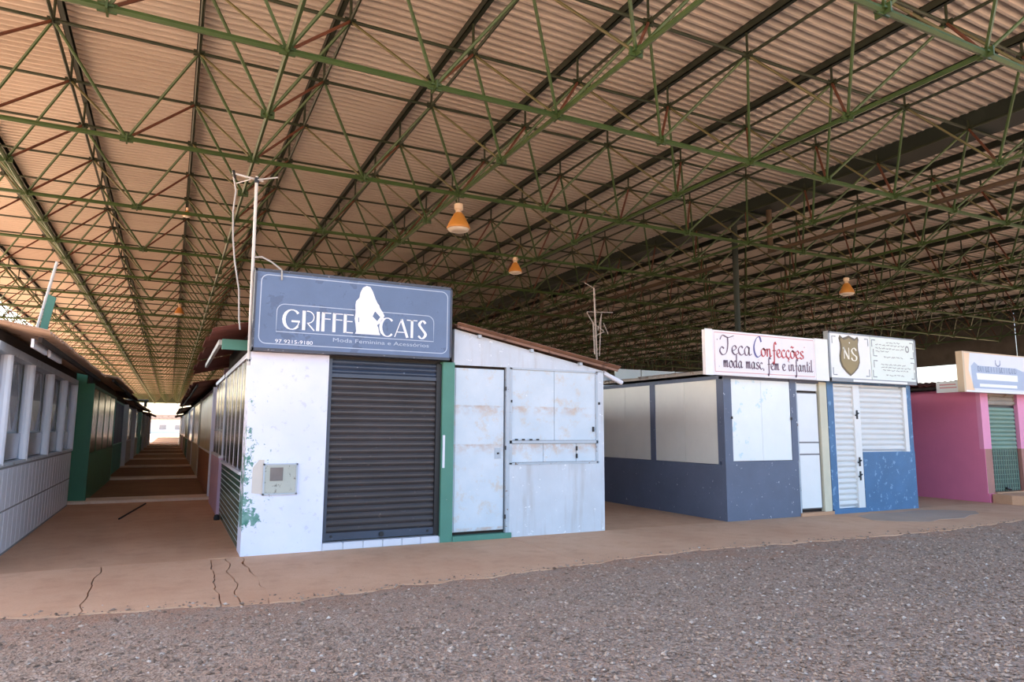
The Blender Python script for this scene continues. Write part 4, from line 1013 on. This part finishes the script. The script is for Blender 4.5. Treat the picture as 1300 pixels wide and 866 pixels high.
for a, b in ((12.1, 13.05), (13.1, 14.4), (14.45, 15.5)): bx('board', (a, b, 17.25, 17.3, 3.02, 3.48), M_BOARD2, FB)
for x in (12.3, 13.07, 14.42, 15.2): bx('support', (x-.03, x+.03, 17.3, 17.36, 2.6, 3.5), M_GREYW, FB)

# ================================================================== antennas, poles, wires
M_TANK = paint('grey_tank', srgb(92, 108, 112), rough=.6, var=.2)
M_ALUM = paint('pale_aluminium', srgb(214, 210, 204), srgb(160, 130, 110), .66, 12, .4, .12)
AN = empty('tv_antenna', (.873, 9.485, 2.4), 'tall white antenna mast with small yagi beside Griffe Cats signboard', 'antenna')
part('mast', MB().tube((.868, 9.485, 2.42), (.842, 9.485, 4.98), .021, 10), M_ALUM, AN)
bx('wall_clamp', (.85, .889, 9.465, 9.505, 2.47, 2.5), M_BLACK, AN)
bm_ = part('boom', MB().tube((.531, 9.44, 4.96), (.93, 9.52, 4.94), .015, 8), M_ALUM, AN)
bx('clamp', (.815, .87, 9.455, 9.515, 4.89, 4.96), M_BLACK, AN)
part('element', MB().tube((.54, 9.41, 4.99), (.57, 9.47, 4.90), .019, 6), M_BLACK, bm_)
part('element', MB().tube((.854, 9.455, 4.93), (1.12, 9.555, 5.04), .010, 6), M_ALUM, bm_); part('element', MB().tube((.588, 9.475, 4.84), (.76, 9.405, 4.90), .008, 6), M_ALUM, bm_)
part('coax_cable', MB().path([(.55,9.46,4.92),(.59,9.46,4.73),(.57,9.46,4.45),(.59,9.46,4.07),(.626,9.465,3.78),(.70,9.475,3.40),(.72,9.475,3.02),(.74,9.475,2.88)], .0105), M_GREYW, AN)
part('loop_cable', MB().path([(.86,9.47,3.86),(.96,9.44,3.87),(1.08,9.38,3.80),(1.17,9.33,3.72),(1.20,9.30,3.69),(1.205,9.275,3.60),(1.205,9.275,3.55)], .012), M_GREYW, AN)
M_WEATH = paint('weathered_pipe', srgb(168, 152, 138), srgb(120, 96, 78), .6, 12, .6, .2)
A2 = empty('tv_antenna', (6.35, 10.5, 2.65), 'thin weathered antenna mast with bare branching arms on annex roof', 'antenna')
def a2(px, py_): return ony(px, py_, 9.9)
part('mast', MB().tube(a2(758, 464), a2(754, 366), .016, 8), M_WEATH, A2)
for p, q, r in (((754,366),(742,359),.007),((745,396),(778,397),.007),((745,397),(756,415),.009),((764,398),(759,420),.008),((752,410),(766,420),.009),((753,428),(767,421),.009),((755,450),(753,410),.012),((761,452),(763,402),.010),((766,410),(772,424),.007)):
    part('arm', MB().tube(a2(*p), a2(*q), r, 6), M_WEATH, A2)
LP = empty('leaning_pole', (-1.71, 11, 2.75), 'leaning white pole with narrow teal plate on tiled kiosk roof', 'pole')
part('pole', MB().tube((-1.72, 11, 2.72), (-1.53, 11, 3.86), .018, 8), M_ALUM, LP)
part('plate', MB().prism([(-1.665,2.86),(-1.575,2.86),(-1.50,3.36),(-1.595,3.40)], 'y', 10.99, 11.01), M_GREENP, LP)

pa, pb = ony(155, 508, 40.), ony(186, 526, 40.)
RB = empty('rooftop_tank', (pa.x+.6, 40.5, 2.9), 'dark grey box tank standing on a kiosk roof along the aisle', 'tank')
bx('body', (pa.x, pb.x, 40, 41.6, 3.05, pa.z), M_TANK, RB); bx('lid', (pa.x-.03, pb.x+.03, 39.97, 41.63, pa.z, pa.z+.06), M_TANK, RB)
for x in (pa.x+.1, pb.x-.1):
    for y in (40.1, 41.5): bx('leg', (x-.05, x+.05, y-.05, y+.05, 2.72+.6*(-1.24-x)/3.22, 3.05), M_BLACK, RB)
# far background beyond the open end of the hall
DB = empty('distant_building', (0, 232, 0), 'low pale building far beyond the open end of the aisle', 'building')
bx('wall', (-30, 30, 230, 240, -.06, 4.2), M_BOARD2, DB); part('roof', MB().prism([(-31,4.2),(31,4.2),(29,5.6),(-29,5.6)], 'y', 229, 241), M_ROOFG, DB)
for j in range(14): bx('window', (-28+j*4.2, -26.2+j*4.2, 229.9, 230, 1.2, 2.6), M_GREYW, DB)
